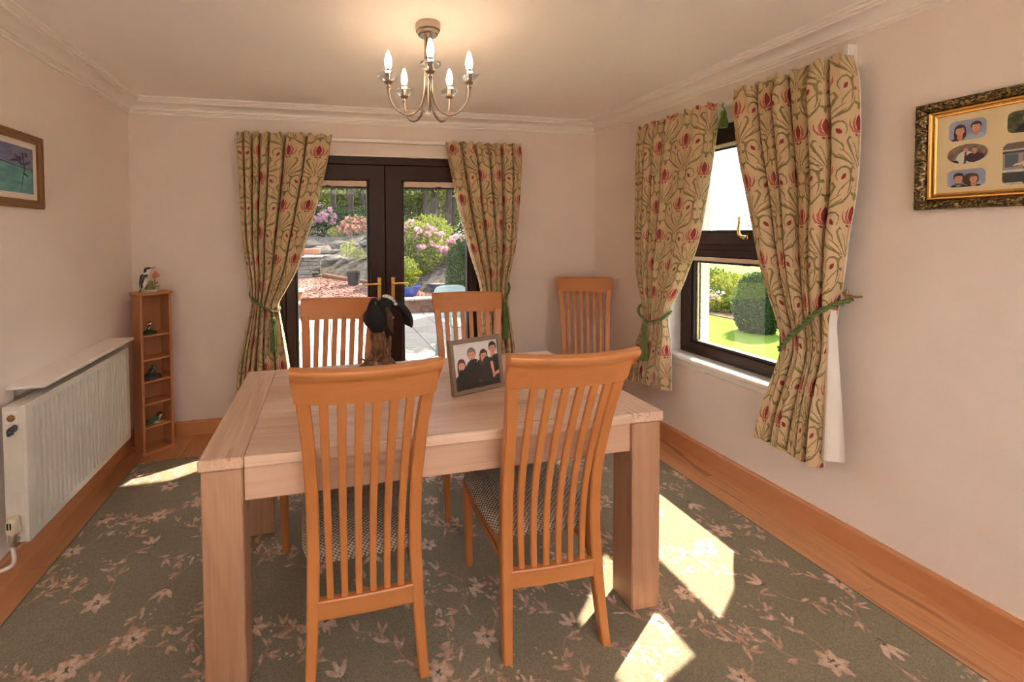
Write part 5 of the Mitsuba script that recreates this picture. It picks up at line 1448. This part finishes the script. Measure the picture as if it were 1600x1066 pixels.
shrub('dark low shrub on the bank between the rhododendrons', (1.7, 13.5, 2.05), (.9, .6, .38), 2200, 'leaf_dark', .13, 18)
shrub('dark shrub in the shade behind the dark blue pot', (4.35, 7.3, .45), (.50, .4, .32), 1500, 'leaf_dark', .10, 19)
cf = thing('conifer', 'narrow dark green conifer beside the right door frame', 'tree')
put('foliage', join(leaves(5200, (3.92, 4.98, .55), (.30, .30, .80), .075, 21, .5, .35, 1.2)), 'leaf_yew', cf, kind='stuff')
put('stem', tube([(3.92, 4.98, -.2), (3.92, 4.98, .9)], [.04, .01], 8), 'bark', cf)
# woodland trunks and crowns
trunks = [(3.55, 14.5, .19), (4.05, 15.5, .16), (4.20, 14.2, .17), (5.35, 14.6, .20), (5.85, 15.4, .20), (6.25, 14.4, .17), (6.75, 15.6, .18), (2.35, 15.5, .20), (2.95, 17.0, .14), (1.70, 17.5, .20), (0.2, 16.8, .2), (7.9, 16.0, .2)]
trank = rank([(x - CAM[0]) / (y - CAM[1]) for x, y, r in trunks])
for i, (x, y, r) in enumerate(trunks):
    t = thing('woodland_tree', f'tall dark-trunked woodland tree behind the garden, {ORD[trank[i]]} trunk from the left', 'tree', 'woodland trees')
    z0 = H_(x, y) - .2
    lean = rng.uniform(-.25, .25)
    r = r * .72
    put('trunk', tube(spline([(x, y, z0), (x + lean * .3, y, z0 + 2.5), (x + lean, y + .1, z0 + 7.5)], 14), np.linspace(r, r * .55, 14), 12), 'bark', t, smooth=True)
    put('crown', join(leaves(600, (x + lean, y + .6, z0 + 8.0), (1.1, 1.0, 1.2), .26, 100 + i, .2), leaves(240, (x + .2, y + .3, z0 + 3.2), (.9, .8, 1.2), .17, 130 + i, .2)), ('leaf_mid', 'leaf_bright')[i % 2], t, kind='stuff')
back = [(0.6, 20.5, 3.2, 2.2, 'leaf_bright'), (-1.8, 18.0, 3.0, 2.2, 'leaf_bright'), (2.6, 21.5, 3.4, 2.0, 'leaf_mid'), (4.6, 20.5, 3.6, 2.0, 'leaf_bright'), (6.8, 20.8, 3.2, 2.0, 'leaf_mid'), (8.8, 20.0, 3.0, 2.2, 'leaf_bright'), (11.2, 18.5, 3.0, 2.2, 'leaf_mid'), (3.4, 24.0, 5.0, 3.0, 'leaf_mid'), (7.2, 24.5, 5.0, 3.0, 'leaf_bright'), (-0.5, 24.0, 5.2, 3.0, 'leaf_mid'), (2.7, 16.3, 1.9, .8, 'leaf_dark'), (11.5, 24.0, 4.5, 3.0, 'leaf_mid')]
brank = rank([(q[0] - CAM[0]) / (q[1] - CAM[1]) for q in back])
for i, (x, y, zc, r, m_) in enumerate(back):
    t = thing('background_tree', ('yellow-green leafy tree far behind the woodland trunks', 'mid green leafy tree far behind the woodland trunks', 'dark evergreen behind the woodland trunks')[{'leaf_bright': 0, 'leaf_mid': 1, 'leaf_dark': 2}[m_]] + f', {ORD[brank[i]]} from the left', 'tree', 'trees far behind the trunks')
    put('crown', leaves(4200, (x, y, zc), (r, r * .7, r * .95), .24, 200 + i, .3), m_, t, kind='stuff')
    put('trunk', tube([(x, y, H_(x, y) - .3), (x, y, zc)], [.16, .08], 8), 'bark', t)
# tree out of view to the right, whose dappled shade lies on the patio
t = thing('patio_tree', 'small leafy tree shading the right side of the patio', 'tree')
put('crown', leaves(3600, (5.05, 4.70, 2.45), (1.0, 1.05, .6), .15, 77, .1), 'leaf_mid', t, kind='stuff')
put('trunk', tube(spline([(5.3, 4.9, -.4), (5.2, 4.8, 1.2), (5.05, 4.7, 2.4)], 8), np.linspace(.07, .03, 8), 8), 'bark', t)

# teal garden chair on the patio
gc = thing('garden_chair', 'pale teal plastic garden chair on the patio outside the right-hand door', 'chair')
gx, gy = 3.02, 1.95
ga_ = math.radians(188)
mv = lambda m: move(m, (gx, gy, -0.146), rz=ga_, s=1.12)
a = np.linspace(-1, 1, 15)
put('backrest', mv(loft([[(.235 * q, -.235 - .05 * (1 - q * q) - .10, .80 - .10 * q ** 6), (.235 * q, -.215 - .05 * (1 - q * q) - .10, .80 - .10 * q ** 6), (.20 * q, -.195 - .04 * (1 - q * q), .44), (.20 * q, -.215 - .04 * (1 - q * q), .44)] for q in a])), 'plastic_teal', gc, smooth=35)
put('seat', mv(box(-.22, .22, -.21, .23, .405, .430, .012)), 'plastic_teal', gc)
for sx in (-1, 1):
    for sy, l in ((-.20, .40), (.20, .40)):
        put('leg', mv(hull([(sx * .20 - .018, sy - .018, .41), (sx * .20 + .018, sy - .018, .41), (sx * .20 - .018, sy + .018, .41), (sx * .20 + .018, sy + .018, .41)] + [(sx * .235 + e, sy * 1.15 + g, 0) for e in (-.012, .012) for g in (-.012, .012)])), 'plastic_teal', gc)
    put('arm', mv(join(tube(spline([(sx * .215, -.26, .62), (sx * .245, -.02, .625), (sx * .240, .17, .61)], 10), .016, 8), tube([(sx * .240, .17, .61), (sx * .225, .20, .42)], .014, 8))), 'plastic_teal', gc, smooth=40)

# ------------------------------------------------------------------ outside the right-hand window
GZ = -0.45
put('lawn', box(4.6, 10.4, -30, 30, -0.8, GZ), 'lawn_grass', kind='structure')
put('field', join(box(10.4, 900, -600, 900, -1.2, GZ - 0.02), box(-600, 4.6, -600, -0.4, -1.4, -0.9), box(-600, 10.4, 30, 900, -1.2, GZ - .02)), 'field_grass', kind='structure')
tc = thing('topiary', 'clipped dome-shaped yew on the lawn outside the right-hand window', 'topiary')
g = np.random.default_rng(3)
put('foliage', join(leaves(9000, (9.25, 3.34, GZ + .47), (.37, .37, .60), .05, 31, .80, .5), leaves(1400, (9.25, 3.34, GZ + .49), (.375, .375, .605), .045, 32, .97, .5)), 'leaf_yew', tc, kind='stuff')
put('core', blob((9.25, 3.34, GZ + .47), (.33, .33, .56), 3, .1, 3, 2), 'leaf_yew', tc, smooth=True)
bd_ = [(10.3, 5.5), (10.6, 5.0), (10.9, 6.0), (11.3, 6.9), (10.5, 4.3), (11.9, 7.8), (10.2, 2.6), (10.3, 6.4), (12.3, 8.6), (11.0, 7.6)]
put('flower_bed', box(9.9, 13.0, 1.8, 11.0, -0.7, GZ + .02, .01), 'soil', kind='structure')
prank = rank([math.atan2(x - CAM[0], y - CAM[1]) for x, y in bd_])
for i, (x, y) in enumerate(bd_):
    k = ('leaf_gold', 'leaf_mid', 'leaf_dark')[i % 3]
    t = thing('border_plant', f'small plant in the border at the edge of the lawn, {ORD[prank[i]]} from the left', 'plant', 'plants in the lawn border')
    put('foliage', leaves(900, (x, y, GZ + .20), (.38, .42, .26), .09, 300 + i, .2), k, t, kind='stuff')
    if i % 2 == 0:
        put('blossom', leaves(160, (x - .1, y, GZ + .36), (.34, .36, .10), .06, 330 + i, .2, .8), ('bloom_pink', 'bloom_white')[i % 4 // 2], t, kind='stuff')
hd_ = [(13.6, 8.0), (14.2, 9.2), (13.2, 6.9), (14.6, 10.4), (13.4, 5.6), (15.2, 11.6)]
hrank = rank([math.atan2(x - CAM[0], y - CAM[1]) for x, y in hd_])
for i, (x, y) in enumerate(hd_):
    t = thing('hedge_plant', f'brownish green hedge plant behind the lawn border, {ORD[hrank[i]]} from the left', 'bush', 'hedge behind the lawn border')
    put('foliage', leaves(1300, (x, y, GZ + .25), (.75, .75, .42), .12, 400 + i, .2), ('leaf_gold', 'leaf_mid')[i % 2], t, kind='stuff')
bt = thing('bare_tree', 'small bare tree beyond the topiary, seen through the right-hand window', 'tree')
br = []
g = np.random.default_rng(9)


def grow(p, d, L, r, lvl):
    e = p + d * L
    br.append(tube([p, p + d * L * .5 + g.normal(size=3) * L * .03, e], [r, r * .8, r * .6], 5))
    if lvl:
        for _ in range(3):
            nd = d + g.normal(size=3) * .45; nd /= np.linalg.norm(nd)
            grow(p + d * L * g.uniform(.5, 1), nd, L * .68, r * .55, lvl - 1)


grow(np.array([16.5, 8.6, GZ - .1]), np.array([0, 0, 1.0]), 1.5, .07, 4)
put('branches', join(*br), 'bark', bt)

mat('pale_bounce_carpet', (0.68, 0.70, 0.70), 0.95, 0.1)  # unseen floor covering behind the camera, pale so that it bounces light forward
put('unseen_rug', box(0.03, 3.60, -7.36, -3.95, 0, 0.012, 0.004), 'pale_bounce_carpet', label='unseen pale floor covering behind the camera, placed to bounce light into the room', cat='unseen_rug')
